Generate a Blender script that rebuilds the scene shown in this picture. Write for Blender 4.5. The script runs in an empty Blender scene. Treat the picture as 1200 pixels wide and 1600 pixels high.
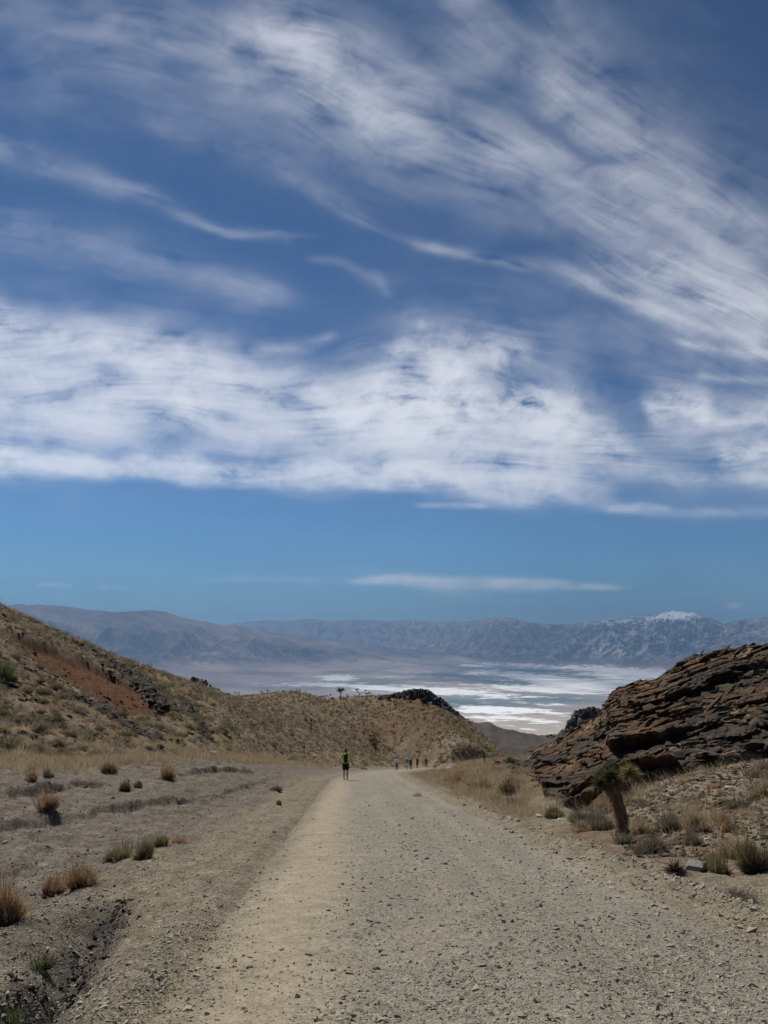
import bpy, bmesh, math, random
import numpy as np
from mathutils import Vector, Matrix

# ------------------------------------------------------------------ camera, light, exposure
F = 1200.0                      # focal length in photo pixels (photo 1200 x 1600)
HORIZON = 1000.0
PITCH = math.atan((HORIZON - 800.0) / F)
CAMZ = 0.0                      # the lens is the origin; the ground under it is 1.6 m lower
scene = bpy.context.scene
COL = scene.collection
cam_d = bpy.data.cameras.new('camera')
cam = bpy.data.objects.new('camera', cam_d)
COL.objects.link(cam)
cam.location = (0, 0, CAMZ)
cam.rotation_euler = (math.radians(90) + PITCH, 0, 0)
cam_d.sensor_fit = 'VERTICAL'
cam_d.sensor_height = 36.0
cam_d.lens = 36.0 * F / 1600.0
cam_d.clip_start = 0.1
cam_d.clip_end = 600000.0
scene.camera = cam
scene.render.resolution_x = 768
scene.render.resolution_y = 1024

SUN_EL, SUN_AZ = math.radians(56), math.radians(-34)    # azimuth from +Y towards +X (negative: left)
world = bpy.data.worlds.new('World')
scene.world = world
world.use_nodes = True
wn = world.node_tree
sky = wn.nodes.new('ShaderNodeTexSky')
sky.sky_type = 'NISHITA'
sky.sun_disc = False
sky.sun_elevation = SUN_EL
sky.sun_rotation = SUN_AZ
sky.altitude = 2200
sky.air_density = 1.0
sky.dust_density = 0.0
sky.ozone_density = 2.6
# a deeper, more contrasty blue, as a phone camera renders it
def _vm(op, a, b):
    nd = wn.nodes.new('ShaderNodeVectorMath'); nd.operation = op
    wn.links.new(a, nd.inputs[0]); nd.inputs[1].default_value = b
    return nd.outputs[0]
gm = wn.nodes.new('ShaderNodeGamma'); gm.inputs[1].default_value = 1.60
wn.links.new(_vm('MULTIPLY', sky.outputs[0], (0.0755, 0.0755, 0.0755)), gm.inputs[0])
wn.links.new(_vm('MULTIPLY', gm.outputs[0], (7.3, 10.3, 10.4)), wn.nodes['Background'].inputs[0])
wn.nodes['Background'].inputs[1].default_value = 0.10

sun_d = bpy.data.lights.new('sun', 'SUN')
sun_d.energy = 4.3
sun_d.angle = math.radians(0.53)
sun_d.color = (1.0, 0.945, 0.86)
sun = bpy.data.objects.new('sun', sun_d)
COL.objects.link(sun)
sdir = Vector((math.sin(SUN_AZ) * math.cos(SUN_EL), math.cos(SUN_AZ) * math.cos(SUN_EL), math.sin(SUN_EL)))
sun.rotation_euler = sdir.to_track_quat('Z', 'Y').to_euler()
scene.view_settings.view_transform = 'Standard'
scene.view_settings.look = 'None'
scene.view_settings.exposure = 0.15
scene.view_settings.gamma = 1.0

rng = np.random.default_rng(7)
random.seed(7)

# ------------------------------------------------------------------ noise
_pr = np.random.default_rng(3)
_PERM = np.concatenate([_pr.permutation(512)] * 2).astype(np.int32)
_ga = _pr.random(512) * 2 * math.pi
_GX = np.cos(_ga).astype(np.float32); _GY = np.sin(_ga).astype(np.float32)

def noise(x, y, seed=0):
    x = np.asarray(x, float) + seed * 3.137; y = np.asarray(y, float) - seed * 7.713
    x, y = np.broadcast_arrays(x, y)
    ix = np.floor(x); iy = np.floor(y)
    fx = (x - ix).astype(np.float32); fy = (y - iy).astype(np.float32)
    ix = ix.astype(np.int32) & 511; iy = iy.astype(np.int32) & 511
    u = fx * fx * fx * (fx * (fx * 6 - 15) + 10); v = fy * fy * fy * (fy * (fy * 6 - 15) + 10)
    p0 = _PERM[ix]; p1 = _PERM[(ix + 1) & 511]; iy1 = (iy + 1) & 511
    def g(p, yy, dx, dy):
        h = _PERM[p + yy]
        return _GX[h] * (fx - dx) + _GY[h] * (fy - dy)
    n0 = g(p0, iy, 0, 0); n1 = g(p1, iy, 1, 0); n2 = g(p0, iy1, 0, 1); n3 = g(p1, iy1, 1, 1)
    a = n0 + (n1 - n0) * u; b = n2 + (n3 - n2) * u
    return ((a + (b - a) * v) * 1.5).astype(np.float64)          # about -1..1

def fbm(x, y, oct=4, seed=0, gain=0.5, lac=2.03):
    s = 0; a = 1.0; t = 0
    for i in range(oct):
        s = s + a * noise(x, y, seed + i * 17); t += a; a *= gain
        x = x * lac + 13.1; y = y * lac - 7.7
    return s / t

def ridged(x, y, oct=5, seed=0, gain=0.5):
    s = 0; a = 1.0; t = 0; w = 1.0
    for i in range(oct):
        n = (1 - np.abs(noise(x, y, seed + i * 31))) ** 2
        s = s + a * n * w; t += a; w = np.clip(n * 1.6, 0, 1); a *= gain
        x = x * 2.1 + 5.3; y = y * 2.1 + 9.1
    return s / t

def sst(a, b, x):
    t = np.clip((x - a) / (b - a), 0, 1)
    return t * t * (3 - 2 * t)

def lerp(a, b, t): return a + (b - a) * t

# ------------------------------------------------------------------ pixels <-> directions
cp, sp = math.cos(PITCH), math.sin(PITCH)
def pix_dir(px, py):
    cx = (np.asarray(px, float) - 600) / F; cy = (800 - np.asarray(py, float)) / F
    return cx, cp - cy * sp, sp + cy * cp            # x, y, z (world)

def pix_az_tan(px, py):
    x, y, z = pix_dir(px, py)
    return np.arctan2(x, y), z / np.hypot(x, y)

def world_pix(x, y, z):
    d = y * cp + z * sp
    d = np.where(d < 0.01, 0.01, d)
    u = -y * sp + z * cp
    return 600 + F * x / d, 800 - F * u / d

# ------------------------------------------------------------------ mesh building
def mesh_obj(name, verts, faces, mat=None, parent=None, smooth=False, attrs=None, loc=None):
    """faces: an (M,3) or (M,4) array, or list of such arrays"""
    me = bpy.data.meshes.new(name)
    verts = np.ascontiguousarray(verts, dtype=np.float32)
    fl = faces if isinstance(faces, list) else [faces]
    fl = [np.asarray(f, dtype=np.int32) for f in fl if len(f)]
    me.vertices.add(len(verts)); me.vertices.foreach_set('co', verts.ravel())
    nl = sum(f.size for f in fl); npoly = sum(len(f) for f in fl)
    me.loops.add(nl); me.loops.foreach_set('vertex_index', np.concatenate([f.ravel() for f in fl]))
    me.polygons.add(npoly)
    tot = np.concatenate([np.full(len(f), f.shape[1], np.int32) for f in fl])
    st = np.concatenate([[0], np.cumsum(tot)[:-1]]).astype(np.int32)
    me.polygons.foreach_set('loop_start', st)
    me.polygons.foreach_set('loop_total', tot)
    me.polygons.foreach_set('use_smooth', np.full(npoly, smooth, dtype=bool))
    me.update(calc_edges=True)
    if attrs:
        for k, v in attrs.items():
            a = me.attributes.new(k, 'FLOAT', 'POINT')
            a.data.foreach_set('value', np.ascontiguousarray(v, dtype=np.float32))
    if mat is not None: me.materials.append(mat)
    o = bpy.data.objects.new(name, me)
    COL.objects.link(o)
    if parent is not None: o.parent = parent
    if loc is not None: o.location = loc
    return o

def grid_faces(nr, nc):
    i = np.arange((nr - 1) * (nc - 1)); r = i // (nc - 1); c = i % (nc - 1)
    a = r * nc + c
    return np.stack([a, a + 1, a + nc + 1, a + nc], 1)

def tag(o, label=None, cat=None, group=None, kind=None):
    if label: o['label'] = label
    if cat: o['category'] = cat
    if group: o['group'] = group
    if kind: o['kind'] = kind
    return o

def empty(name, loc, rz=0.0):
    o = bpy.data.objects.new(name, None)
    o.empty_display_size = 0.2
    COL.objects.link(o)
    o.location = loc; o.rotation_euler = (0, 0, rz)
    return o

# ------------------------------------------------------------------ node helper
class NT:
    def __init__(self, name, rough=0.9, spec=0.2):
        self.m = bpy.data.materials.new(name); self.m.use_nodes = True
        self.t = self.m.node_tree; self.b = self.t.nodes['Principled BSDF']
        self.b.inputs['Roughness'].default_value = rough
        self.b.inputs['Specular IOR Level'].default_value = spec
        self._pos = None
    def n(self, typ, **kw):
        nd = self.t.nodes.new(typ)
        for k, v in kw.items(): setattr(nd, k, v)
        return nd
    def set(self, sock, v):
        if hasattr(v, 'is_output') or isinstance(v, bpy.types.NodeSocket): self.t.links.new(v, sock)
        else: sock.default_value = v
    def pos(self):
        if self._pos is None: self._pos = self.n('ShaderNodeNewGeometry').outputs['Position']
        return self._pos
    def objco(self): return self.n('ShaderNodeTexCoord').outputs['Object']
    def attr(self, name): return self.n('ShaderNodeAttribute', attribute_name=name).outputs['Fac']
    def mapv(self, v, scale):
        nd = self.n('ShaderNodeVectorMath', operation='MULTIPLY'); self.set(nd.inputs[0], v); nd.inputs[1].default_value = scale
        return nd.outputs[0]
    def noise(self, v, scale, detail=4, rough=0.55, dist=0.0):
        nd = self.n('ShaderNodeTexNoise'); self.set(nd.inputs['Vector'], v)
        nd.inputs['Scale'].default_value = scale; nd.inputs['Detail'].default_value = detail
        nd.inputs['Roughness'].default_value = rough; nd.inputs['Distortion'].default_value = dist
        return nd.outputs['Fac']
    def voro(self, v, scale, out='Distance', feature='F1'):
        nd = self.n('ShaderNodeTexVoronoi', feature=feature); self.set(nd.inputs['Vector'], v)
        nd.inputs['Scale'].default_value = scale
        return nd.outputs[out]
    def math(self, op, a, b=0.0, c=None, clamp=False):
        nd = self.n('ShaderNodeMath', operation=op, use_clamp=clamp)
        self.set(nd.inputs[0], a); self.set(nd.inputs[1], b)
        if c is not None: self.set(nd.inputs[2], c)
        return nd.outputs[0]
    def remap(self, v, a, b, c=0.0, d=1.0):
        nd = self.n('ShaderNodeMapRange'); self.set(nd.inputs[0], v)
        for i, q in enumerate((a, b, c, d)): nd.inputs[1 + i].default_value = q
        return nd.outputs[0]
    def mix(self, f, a, b):
        nd = self.n('ShaderNodeMix', data_type='RGBA')
        self.set(nd.inputs[0], f)
        self.set(nd.inputs[6], a if not isinstance(a, tuple) else (*a[:3], 1)); self.set(nd.inputs[7], b if not isinstance(b, tuple) else (*b[:3], 1))
        return nd.outputs[2]
    def scale(self, col, f):
        nd = self.n('ShaderNodeVectorMath', operation='SCALE'); self.set(nd.inputs[0], col); self.set(nd.inputs[3], f)
        return nd.outputs[0]
    def ramp(self, f, stops):
        nd = self.n('ShaderNodeValToRGB'); self.set(nd.inputs[0], f)
        e = nd.color_ramp.elements
        while len(e) < len(stops): e.new(0.5)
        for q, (p, c) in zip(e, stops): q.position = p; q.color = (*c, 1)
        return nd.outputs[0]
    def sep(self, col):
        nd = self.n('ShaderNodeSeparateColor'); self.set(nd.inputs[0], col); return nd.outputs
    def bump(self, h, strength=0.5, dist=0.05, normal=None):
        nd = self.n('ShaderNodeBump'); nd.inputs['Strength'].default_value = strength; nd.inputs['Distance'].default_value = dist
        self.set(nd.inputs['Height'], h)
        if normal is not None: self.set(nd.inputs['Normal'], normal)
        return nd.outputs[0]
    def done(self, color=None, normal=None, rough=None):
        if color is not None: self.set(self.b.inputs['Base Color'], color if not isinstance(color, tuple) else (*color, 1))
        if normal is not None: self.set(self.b.inputs['Normal'], normal)
        if rough is not None: self.set(self.b.inputs['Roughness'], rough)
        return self.m

def plain(name, col, rough=0.8, var=0.25, scale=8.0, bump=0.0):
    t = NT(name, rough)
    n = t.noise(t.objco(), scale, 4)
    c = t.scale((*col,), t.remap(n, 0.3, 0.7, 1 - var, 1 + var))
    return t.done(c, t.bump(n, bump, 0.01) if bump else None)

def veg(name, c0, c1, c2):
    """plant fibre: colour by the per-blade tint attribute"""
    t = NT(name, 0.85, 0.1)
    col = t.ramp(t.attr('tint'), [(0.0, c0), (0.5, c1), (1.0, c2)])
    m = t.done(col)
    tr = t.n('ShaderNodeBsdfTranslucent'); t.set(tr.inputs[0], col)      # thin dry leaves let the sun through
    mx = t.n('ShaderNodeMixShader'); mx.inputs[0].default_value = 0.42
    t.t.links.new(t.b.outputs[0], mx.inputs[1]); t.t.links.new(tr.outputs[0], mx.inputs[2])
    t.t.links.new(mx.outputs[0], t.t.nodes['Material Output'].inputs['Surface'])
    return m

# ------------------------------------------------------------------ terrain height
PX = np.array
def tabfn(tab, smooth=0, ts_k=1.0):
    """tab: list of (px, depth_y, py) -> (az, horizontal r, z)"""
    px, dy, py = np.array(tab, float).T
    x, y, z = pix_dir(px, py)
    s = dy / y
    x, y, z = x * s, y * s, z * s
    az = np.arctan2(x, y)
    r = np.hypot(x, y)
    o = np.argsort(az)
    az, r, tn = az[o], r[o], (z / r)[o]
    if smooth:                                   # even samples, distances smoothed so that no crease runs down the slope
        q = np.linspace(az[0], az[-1], 700); step = q[1] - q[0]
        def gs(v, sig):
            n = max(1, int(sig * 3 / step)); kk = np.exp(-0.5 * (np.arange(-n, n + 1) * step / sig) ** 2); kk /= kk.sum()
            return np.convolve(np.pad(v, n, mode='edge'), kk, mode='valid')
        rs = gs(np.interp(q, az, r), smooth); ts = gs(np.interp(q, az, tn), smooth * ts_k)
        return q, rs, rs * ts
    return az, r, z[o]

# A: foot line of the hillsides; B: first ridge; D: second ridge; F: third ridge  (px, forward metres, py)
TA = tabfn([(-300, 28, 1185), (0, 31, 1193), (100, 34, 1193), (200, 38, 1186), (300, 44, 1182), (400, 62, 1187), (450, 80, 1192), (500, 105, 1197), (560, 120, 1200), (610, 115, 1204), (650, 90, 1204),
            (680, 52, 1216), (720, 45, 1222), (760, 41, 1222), (800, 35, 1238), (850, 29, 1246), (900, 26, 1240), (940, 26, 1228), (1000, 25, 1214),
            (1060, 25, 1196), (1120, 26, 1186), (1200, 27, 1176), (1400, 28, 1165)], 0.035)
TB = tabfn([(-300, 62, 800), (-100, 70, 893), (0, 76, 946), (50, 80, 968), (100, 84, 992), (150, 89, 1012), (200, 95, 1032), (250, 101, 1048), (300, 108, 1067), (340, 114, 1079), (380, 120, 1094),
            (420, 136, 1112), (460, 150, 1130), (500, 164, 1147), (550, 174, 1166), (600, 178, 1181), (640, 174, 1188), (668, 168, 1191),
            (685, 76, 1198), (720, 65, 1197), (760, 66, 1194), (800, 64, 1190), (820, 62, 1186), (850, 60, 1168), (880, 58, 1155), (905, 57, 1142), (940, 54, 1124),
            (948, 53, 1106), (957, 53, 1084), (985, 53, 1074), (1020, 52, 1070), (1040, 51, 1056), (1060, 50, 1042), (1090, 49, 1028), (1120, 48, 1022), (1160, 46, 1016),
            (1200, 45, 1010), (1300, 43, 990), (1500, 40, 960)], 0.022, 0.12)
TD = tabfn([(-300, 300, 1180), (0, 290, 1150), (200, 280, 1120), (300, 270, 1104), (360, 260, 1091), (400, 250, 1085), (430, 247, 1081), (460, 245, 1080), (485, 246, 1085), (512, 250, 1093),
            (530, 252, 1090), (560, 252, 1088), (590, 250, 1088), (620, 246, 1087), (655, 242, 1085), (680, 238, 1092), (700, 234, 1103), (725, 230, 1120), (742, 226, 1136),
            (765, 215, 1160), (790, 200, 1182), (830, 190, 1200), (900, 190, 1210), (1200, 220, 1200), (1500, 240, 1200)], 0.02, 0.12)
TF = tabfn([(-300, 700, 1200), (300, 620, 1180), (600, 560, 1150), (700, 520, 1130), (730, 505, 1127), (752, 500, 1132), (765, 497, 1129), (778, 495, 1138), (800, 500, 1145), (830, 505, 1149), (850, 510, 1152),
            (870, 500, 1148), (885, 500, 1149), (920, 490, 1160), (1000, 520, 1180), (1500, 600, 1200)], 0.02, 0.2)

RY = np.array([-400, 0, 20, 48, 80, 113, 125, 148, 170, 200, 260, 400.])
RZ = np.array([58, -1.6, -4.42, -8.38, -13.2, -18.2, -20.0, -23.4, -25.9, -29.5, -36.0, -50.0])
def road_z(y): return np.interp(y, RY, RZ)
CY = np.array([-400, -40, 0, 20, 40, 55, 80, 100, 117, 133, 148, 158, 166, 172, 178.])
CX = np.array([19, 3.0, 1.2, 0.35, -0.5, -0.95, -0.9, 0.4, 2.6, 6.0, 11.0, 17.0, 25.0, 36.0, 50.0])
def _cr(ys):   # smooth centre line
    k = np.array([np.interp(ys + o, CY, CX) for o in (-6, -3, 0, 3, 6)])
    return k.mean(0)
cl_y = np.concatenate([np.linspace(-60, 158, 220)])
cl_x = _cr(cl_y)
tail = np.array([[22.5, 163.0], [29, 168], [37, 172], [47, 175], [60, 177.]])
RC = np.concatenate([np.stack([cl_x, cl_y], 1), tail])
_seg = np.hypot(*np.diff(RC, axis=0).T); RS = np.concatenate([[0], np.cumsum(_seg)])
def road_dist(x, y):
    """signed lateral distance (negative: left)"""
    shp = np.shape(x); x = np.ravel(x); y = np.ravel(y)
    lat = x - np.interp(y, cl_y, cl_x)
    far = (y > 120) & (y < 230) & (x > -70) & (x < 110)
    if far.any():
        xf = x[far]; yf = y[far]; best = np.full(len(xf), 1e9); sg = np.zeros(len(xf))
        P = RC[RC[:, 1] > 110][::3]; P = np.concatenate([P, tail])
        P = P[np.argsort(P[:, 1])]
        for i in range(len(P) - 1):
            a = P[i]; d = P[i + 1] - a; L = d @ d
            if L < 1e-6: continue
            t = np.clip(((xf - a[0]) * d[0] + (yf - a[1]) * d[1]) / L, 0, 1)
            ex = xf - a[0] - t * d[0]; ey = yf - a[1] - t * d[1]
            dd = np.hypot(ex, ey); m = dd < best
            best = np.where(m, dd, best); sg = np.where(m, np.sign(ex * d[1] - ey * d[0]), sg)
        k = sst(120, 135, yf) * sst(230, 205, yf) * sst(-70, -50, xf) * sst(110, 90, xf)
        lat[far] = lerp(lat[far], best * sg, k)
    return lat.reshape(shp)

def near_z(x, y, lat):
    """road corridor, verges, ditch and wash, metres"""
    z = road_z(y)
    w = 0.25 * noise(y * 0.35, x * 0.1, 3)
    L = -lat
    wob = lat + w
    prof = np.interp(lat + 0.6 * w, [-40, -16, -9, -6.2, -4.9, -4.3, -3.4, -2.75, -2.4, -1.2, 0, 1.2, 2.3, 2.65, 3.1, 4.2, 5.2, 8, 14, 40],
                     [1.8, .55, .12, -.12, -.10, .06, .03, .06, .0, .03, .05, .03, .0, .09, .02, .0, .12, .75, 1.7, 3.5])
    z = z + prof
    # ditch beside the track, ends about nine metres ahead
    dc = -3.30 - 0.13 * (y - 5.6)
    dw = 0.25 + 0.1 * noise(y * 1.3, 2.2, 9)
    dd = np.exp(-((lat - dc + 0.22 * noise(y * 1.1, 0.3, 5)) / dw) ** 2) * sst(9.4, 7.9, y) * sst(-8, 2, y)
    z = z - 0.36 * dd
    z = z - 0.045 * np.exp(-((lat + 3.02 + 0.12 * noise(y * 0.25, 4.0, 15)) / 0.13) ** 2) * (0.6 + 0.6 * noise(y * 0.7, 1.0, 16)) - 0.03 * np.exp(-((lat + 3.9 + 0.2 * noise(y * 0.2, 4.0, 17)) / 0.16) ** 2)
    return z

# erosion steps in the wash: (points as px,py laid on the plane), height
def plane_pt(px, py, off=0.0):
    x, y, z = pix_dir(px, py)
    s = (1.6 - off) / (-(z / y) - 0.155)
    return x / y * s, s
STEPS = []
def add_step(pts, h):
    P = hit([p[0] for p in pts], [p[1] for p in pts], rmin=4)[:, :2]
    STEPS.append((P, h))

def polyline_field(x, y, P):
    """signed distance to a polyline running left to right (positive beyond it) and end-fade"""
    best = np.full(x.shape, 1e9); sg = np.zeros(x.shape); fade = np.ones(x.shape)
    n = len(P) - 1
    for i in range(n):
        a = P[i]; d = P[i + 1] - a; L = d @ d
        t0 = ((x - a[0]) * d[0] + (y - a[1]) * d[1]) / L
        t = np.clip(t0, 0, 1)
        ex = x - a[0] - t * d[0]; ey = y - a[1] - t * d[1]
        dd = np.hypot(ex, ey); m = dd < best
        best = np.where(m, dd, best); sg = np.where(m, np.sign(d[0] * ey - d[1] * ex), sg)
        pos = (i + t) / n
        fade = np.where(m, np.minimum(1, np.minimum(pos, 1 - pos) * 5 + 0.0), fade)
    return best * sg, fade

def rock_mask(x, y, az, r):
    """1 on the right-hand outcrop"""
    rB = np.interp(az, TB[0], TB[1]); rA = np.interp(az, TA[0], TA[1])
    f = (r - rA) / (rB - rA)
    n = 0.22 * fbm(x * 0.12, y * 0.12, 3, 77)
    lo = np.interp(az, AZ_RK, [0.9, -0.06, -0.17, -0.20, -0.14, -0.10, -0.09, -0.08])
    m = sst(lo - 0.03, lo + 0.05, f + n * 0.5) * sst(1.9, 1.35, f)
    m = m * sst(AZ_RK[0] - 0.01, AZ_RK[1], az) * sst(1.2, 0.9, az)
    return m
AZ_RK = np.array([pix_az_tan(p, 1200)[0] for p in (812, 850, 900, 950, 1010, 1080, 1160, 1300)])

SCAR = None
def base_z(x, y):
    az = np.arctan2(x, y); r = np.hypot(x, y) + 1e-6
    az = np.clip(az, -2.6, 2.6)
    lat = road_dist(x, y)
    # near
    ra = np.interp(az, TA[0], TA[1]); za = np.interp(az, TA[0], TA[2])
    rb = np.interp(az, TB[0], TB[1]); zb = np.interp(az, TB[0], TB[2])
    rd = np.interp(az, TD[0], TD[1]); zd = np.interp(az, TD[0], TD[2])
    rf = np.interp(az, TF[0], TF[1]); zf = np.interp(az, TF[0], TF[2])
    zn = near_z(x, y, lat)
    xa = ra * np.sin(az); ya = ra * np.cos(az)
    zna = near_z(xa, ya, road_dist(xa, ya))
    side = sst(1.5, 0.9, np.abs(az))                     # the hillsides end beside the camera
    za = lerp(zna, za, side)
    w = sst(0.25, 1.0, r / ra)
    z = zn + w * (za - zna)
    # A -> B
    def seg(z, r0, z0, r1, z1, k=0.5):
        t = np.clip((r - r0) / (r1 - r0), 0, 1); s = lerp(t, t * t * (3 - 2 * t), k)
        return np.where(r >= r0, z0 + (z1 - z0) * s, z)
    zb = lerp(zna + (rb - ra) * 0.1, zb, side)
    z = seg(z, ra, za, rb, zb, 0.0 + 0.35)
    # B -> C (gully) -> D
    rc = rb + (rd - rb) * 0.35
    zc = np.minimum(zb - 0.10 * (rc - rb), lerp(zb, zd, 0.35) - 3.5)
    onroad = sst(0.16, 0.10, az) * sst(-0.06, 0.03, az)
    zc = lerp(zc, np.minimum(zb + (zd - zb) * 0.5 - 4, road_z(rc * np.cos(az)) - 1.5), onroad)
    z = seg(z, rb, zb, rc, zc, 0.7)
    z = seg(z, rc, zc, rd, zd, 0.4)
    re_ = rd + 0.4 * (rf - rd); ze = zd - 0.20 * (re_ - rd)
    z = seg(z, rd, zd, re_, ze, 0.6)
    z = seg(z, re_, np.minimum(ze, zf - 6), rf, zf, 0.6)
    rg = 900.0; z = seg(z, rf, zf, np.full_like(rf, rg), zf * 0 - 190.0, 0.6)
    z = seg(z, np.full_like(rf, rg), zf * 0 - 190.0, np.full_like(rf, 3200.0), zf * 0 - 760.0, 0.2)
    return z, az, r, lat, ra, rb, rd, rf

def ground_z(x, y, detail=True, rock=True):
    x = np.asarray(x, float); y = np.asarray(y, float)
    z, az, r, lat, ra, rb, rd, rf = base_z(x, y)
    off = sst(2.6, 6.0, np.abs(lat))
    # rolling relief
    hill = sst(ra * 0.7, ra * 1.3, r) * off
    z = z + hill * (0.35 * fbm(x * 0.07, y * 0.07, 3, 1) * np.clip(r / 90, 0.3, 3) + 0.13 * fbm(x * 0.35, y * 0.35, 3, 2))
    z = z + hill * sst(150, 260, r) * 0.0
    # gullies running down the second and third hills
    vis2 = r > 150
    if vis2.any():
        far_part = np.zeros_like(z)
        X2 = x[vis2]; Y2 = y[vis2]; R2 = r[vis2]
        far_part[vis2] = (-sst(165, 200, R2) * sst(0.1, 0.5, hill[vis2]) * 1.6 * (1 - np.abs(fbm(X2 * 0.045 + 0.3, Y2 * 0.012, 3, 8))) ** 4 * sst(1.0, 0.8, R2 / rd[vis2])
                          + sst(300, 480, R2) * 5.0 * (ridged(X2 * 0.018, Y2 * 0.018, 4, 12) - 0.5))
        z = z + far_part
    # small ground relief off the road
    vis = (r < 75) & (np.abs(lat) > 2.2)
    if vis.any():
        xv = x[vis]; yv = y[vis]; lv = lat[vis]
        rough = sst(2.3, 3.4, np.abs(lv)) * sst(75, 45, r[vis])
        z[vis] += rough * (0.055 * fbm(xv * 0.9, yv * 0.9, 4, 4) + 0.035 * fbm(xv * 4.0, yv * 4.0, 3, 6)
                           + sst(3.9, 5.5, -lv) * (0.10 * fbm(xv * 0.25 + yv * 0.1, yv * 0.6, 3, 21) + 0.09 * (np.abs(fbm(xv * 0.22 + 3, yv * 0.75 + 0.25 * xv, 4, 22)) ** 0.6 - 0.5))
                           + 0.05 * sst(2.9, 3.6, -lv) * (ridged(xv * 1.3, yv * 0.5, 3, 23) - 0.5))
    # erosion steps
    if detail:
        for P, h in STEPS:
            m = (x > P[:, 0].min() - 4) & (x < P[:, 0].max() + 4) & (y > P[:, 1].min() - 4) & (y < P[:, 1].max() + 4)
            if not m.any(): continue
            xm = x[m]; ym = y[m]
            wx = xm + 0.35 * fbm(xm * 0.9, ym * 0.9, 5, 31, 0.65); wy = ym + 0.45 * fbm(xm * 0.9, ym * 0.9, 5, 33, 0.65)
            d, fade = polyline_field(wx, wy, P)
            hh = h * fade * (0.65 + 0.5 * noise(xm * 0.8, ym * 0.8, 34))
            # scarp: low in front, back up at the line, fades over a few metres behind
            w_ = 0.035 + 0.0030 * np.hypot(xm, ym); add = hh * (sst(-w_, w_, d) * np.exp(-np.clip(d, 0, 99) / 2.6) - 0.6 * sst(w_, -w_, d) * np.exp(-np.clip(-d, 0, 99) / 0.9))
            z[m] = z[m] + add
    # the rock sheet of the outcrop stands on this slope; the soil dips under it
    m = (az > AZ_RK[0] - 0.03) & (r > 20) & (r < 110)
    if m.any() and rock:
        k = rock_mask(x[m], y[m], az[m], r[m]); rb_ = rb[m]
        z[m] = z[m] - 0.35 * k
    if SCAR is not None:
        m = (r > 55) & (r < 125) & (az < -0.1)
        if m.any():
            q = poly_soft(x[m], y[m], SCAR, 0.7, 94, 1.4, 0.25)
            z[m] = z[m] - q * (0.85 + 0.40 * fbm(x[m] * 0.5, y[m] * 0.5, 3, 58)) 
    # carve the road bench
    bench = sst(7.0, 2.9, np.abs(lat)) * sst(40, 70, y) * (y < 260)
    zr = road_z(y) + 0.03
    z = lerp(z, zr, bench)
    # windrow of loose gravel at both road edges
    near = sst(60, 25, r)
    z = z + near * 0.045 * np.exp(-((lat - 2.75) / 0.22) ** 2) * (1 + noise(x * 2, y * 1.1, 51))
    z = z + near * 0.05 * np.exp(-((lat + 2.65) / 0.2) ** 2) * (1 + noise(x * 2, y * 1.1, 53))
    return z

def road_surf_z(x, y, lat):
    """the gravel sheet: a little above the ground, its edges dip under it"""
    edge = sst(2.2, 2.75, np.abs(lat))
    near = sst(60, 20, y)
    g = ground_z(x, y, False)
    tr = 0.018 * np.cos(lat * 2 * math.pi / 1.75 + 0.6 * noise(y * 0.1, 1.0, 61)) * sst(2.6, 1.8, np.abs(lat))
    n = 0.014 * fbm(x * 1.6, y * 1.0, 4, 63) + 0.006 * fbm(x * 9, y * 9, 2, 65)
    return g + lerp(0.035, -0.06, edge) + near * (tr + n)

def hit(px, py, rmin=3.0, rmax=700.0):
    """first place where the ray through a photo pixel meets the ground"""
    px = np.atleast_1d(np.asarray(px, float)); py = np.atleast_1d(np.asarray(py, float))
    az, tn = pix_az_tan(px, py)
    rs = np.exp(np.linspace(math.log(rmin), math.log(rmax), 520))
    out = np.full((len(px), 3), np.nan)
    R, A = np.meshgrid(rs, az)
    X = R * np.sin(A); Y = R * np.cos(A)
    Z = ground_z(X.ravel(), Y.ravel()).reshape(X.shape)
    above = Z >= R * tn[:, None]
    for i in range(len(px)):
        k = np.argmax(above[i])
        if above[i, k]:
            out[i] = X[i, k], Y[i, k], Z[i, k]
    return out
add_step([(-160, 1330), (0, 1301), (40, 1292), (90, 1284), (130, 1278), (165, 1268), (215, 1263), (300, 1254), (330, 1243)], 0.20)
add_step([(-200, 1262), (0, 1246), (60, 1237), (110, 1230), (175, 1226)], 0.26)
add_step([(270, 1216), (320, 1208), (350, 1207), (385, 1208), (400, 1203)], 0.22)
add_step([(320, 1256), (350, 1243), (400, 1224), (430, 1214)], 0.13)
add_step([(-60, 1322), (20, 1312), (60, 1308), (100, 1302)], 0.08)
add_step([(150, 1300), (190, 1293), (232, 1288), (262, 1282)], 0.06)
add_step([(-40, 1372), (30, 1362), (80, 1350)], 0.05)
add_step([(240, 1275), (300, 1268), (345, 1258)], 0.07)
def hit1(px, py, **k): return hit(px, py, **k)[0]

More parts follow.
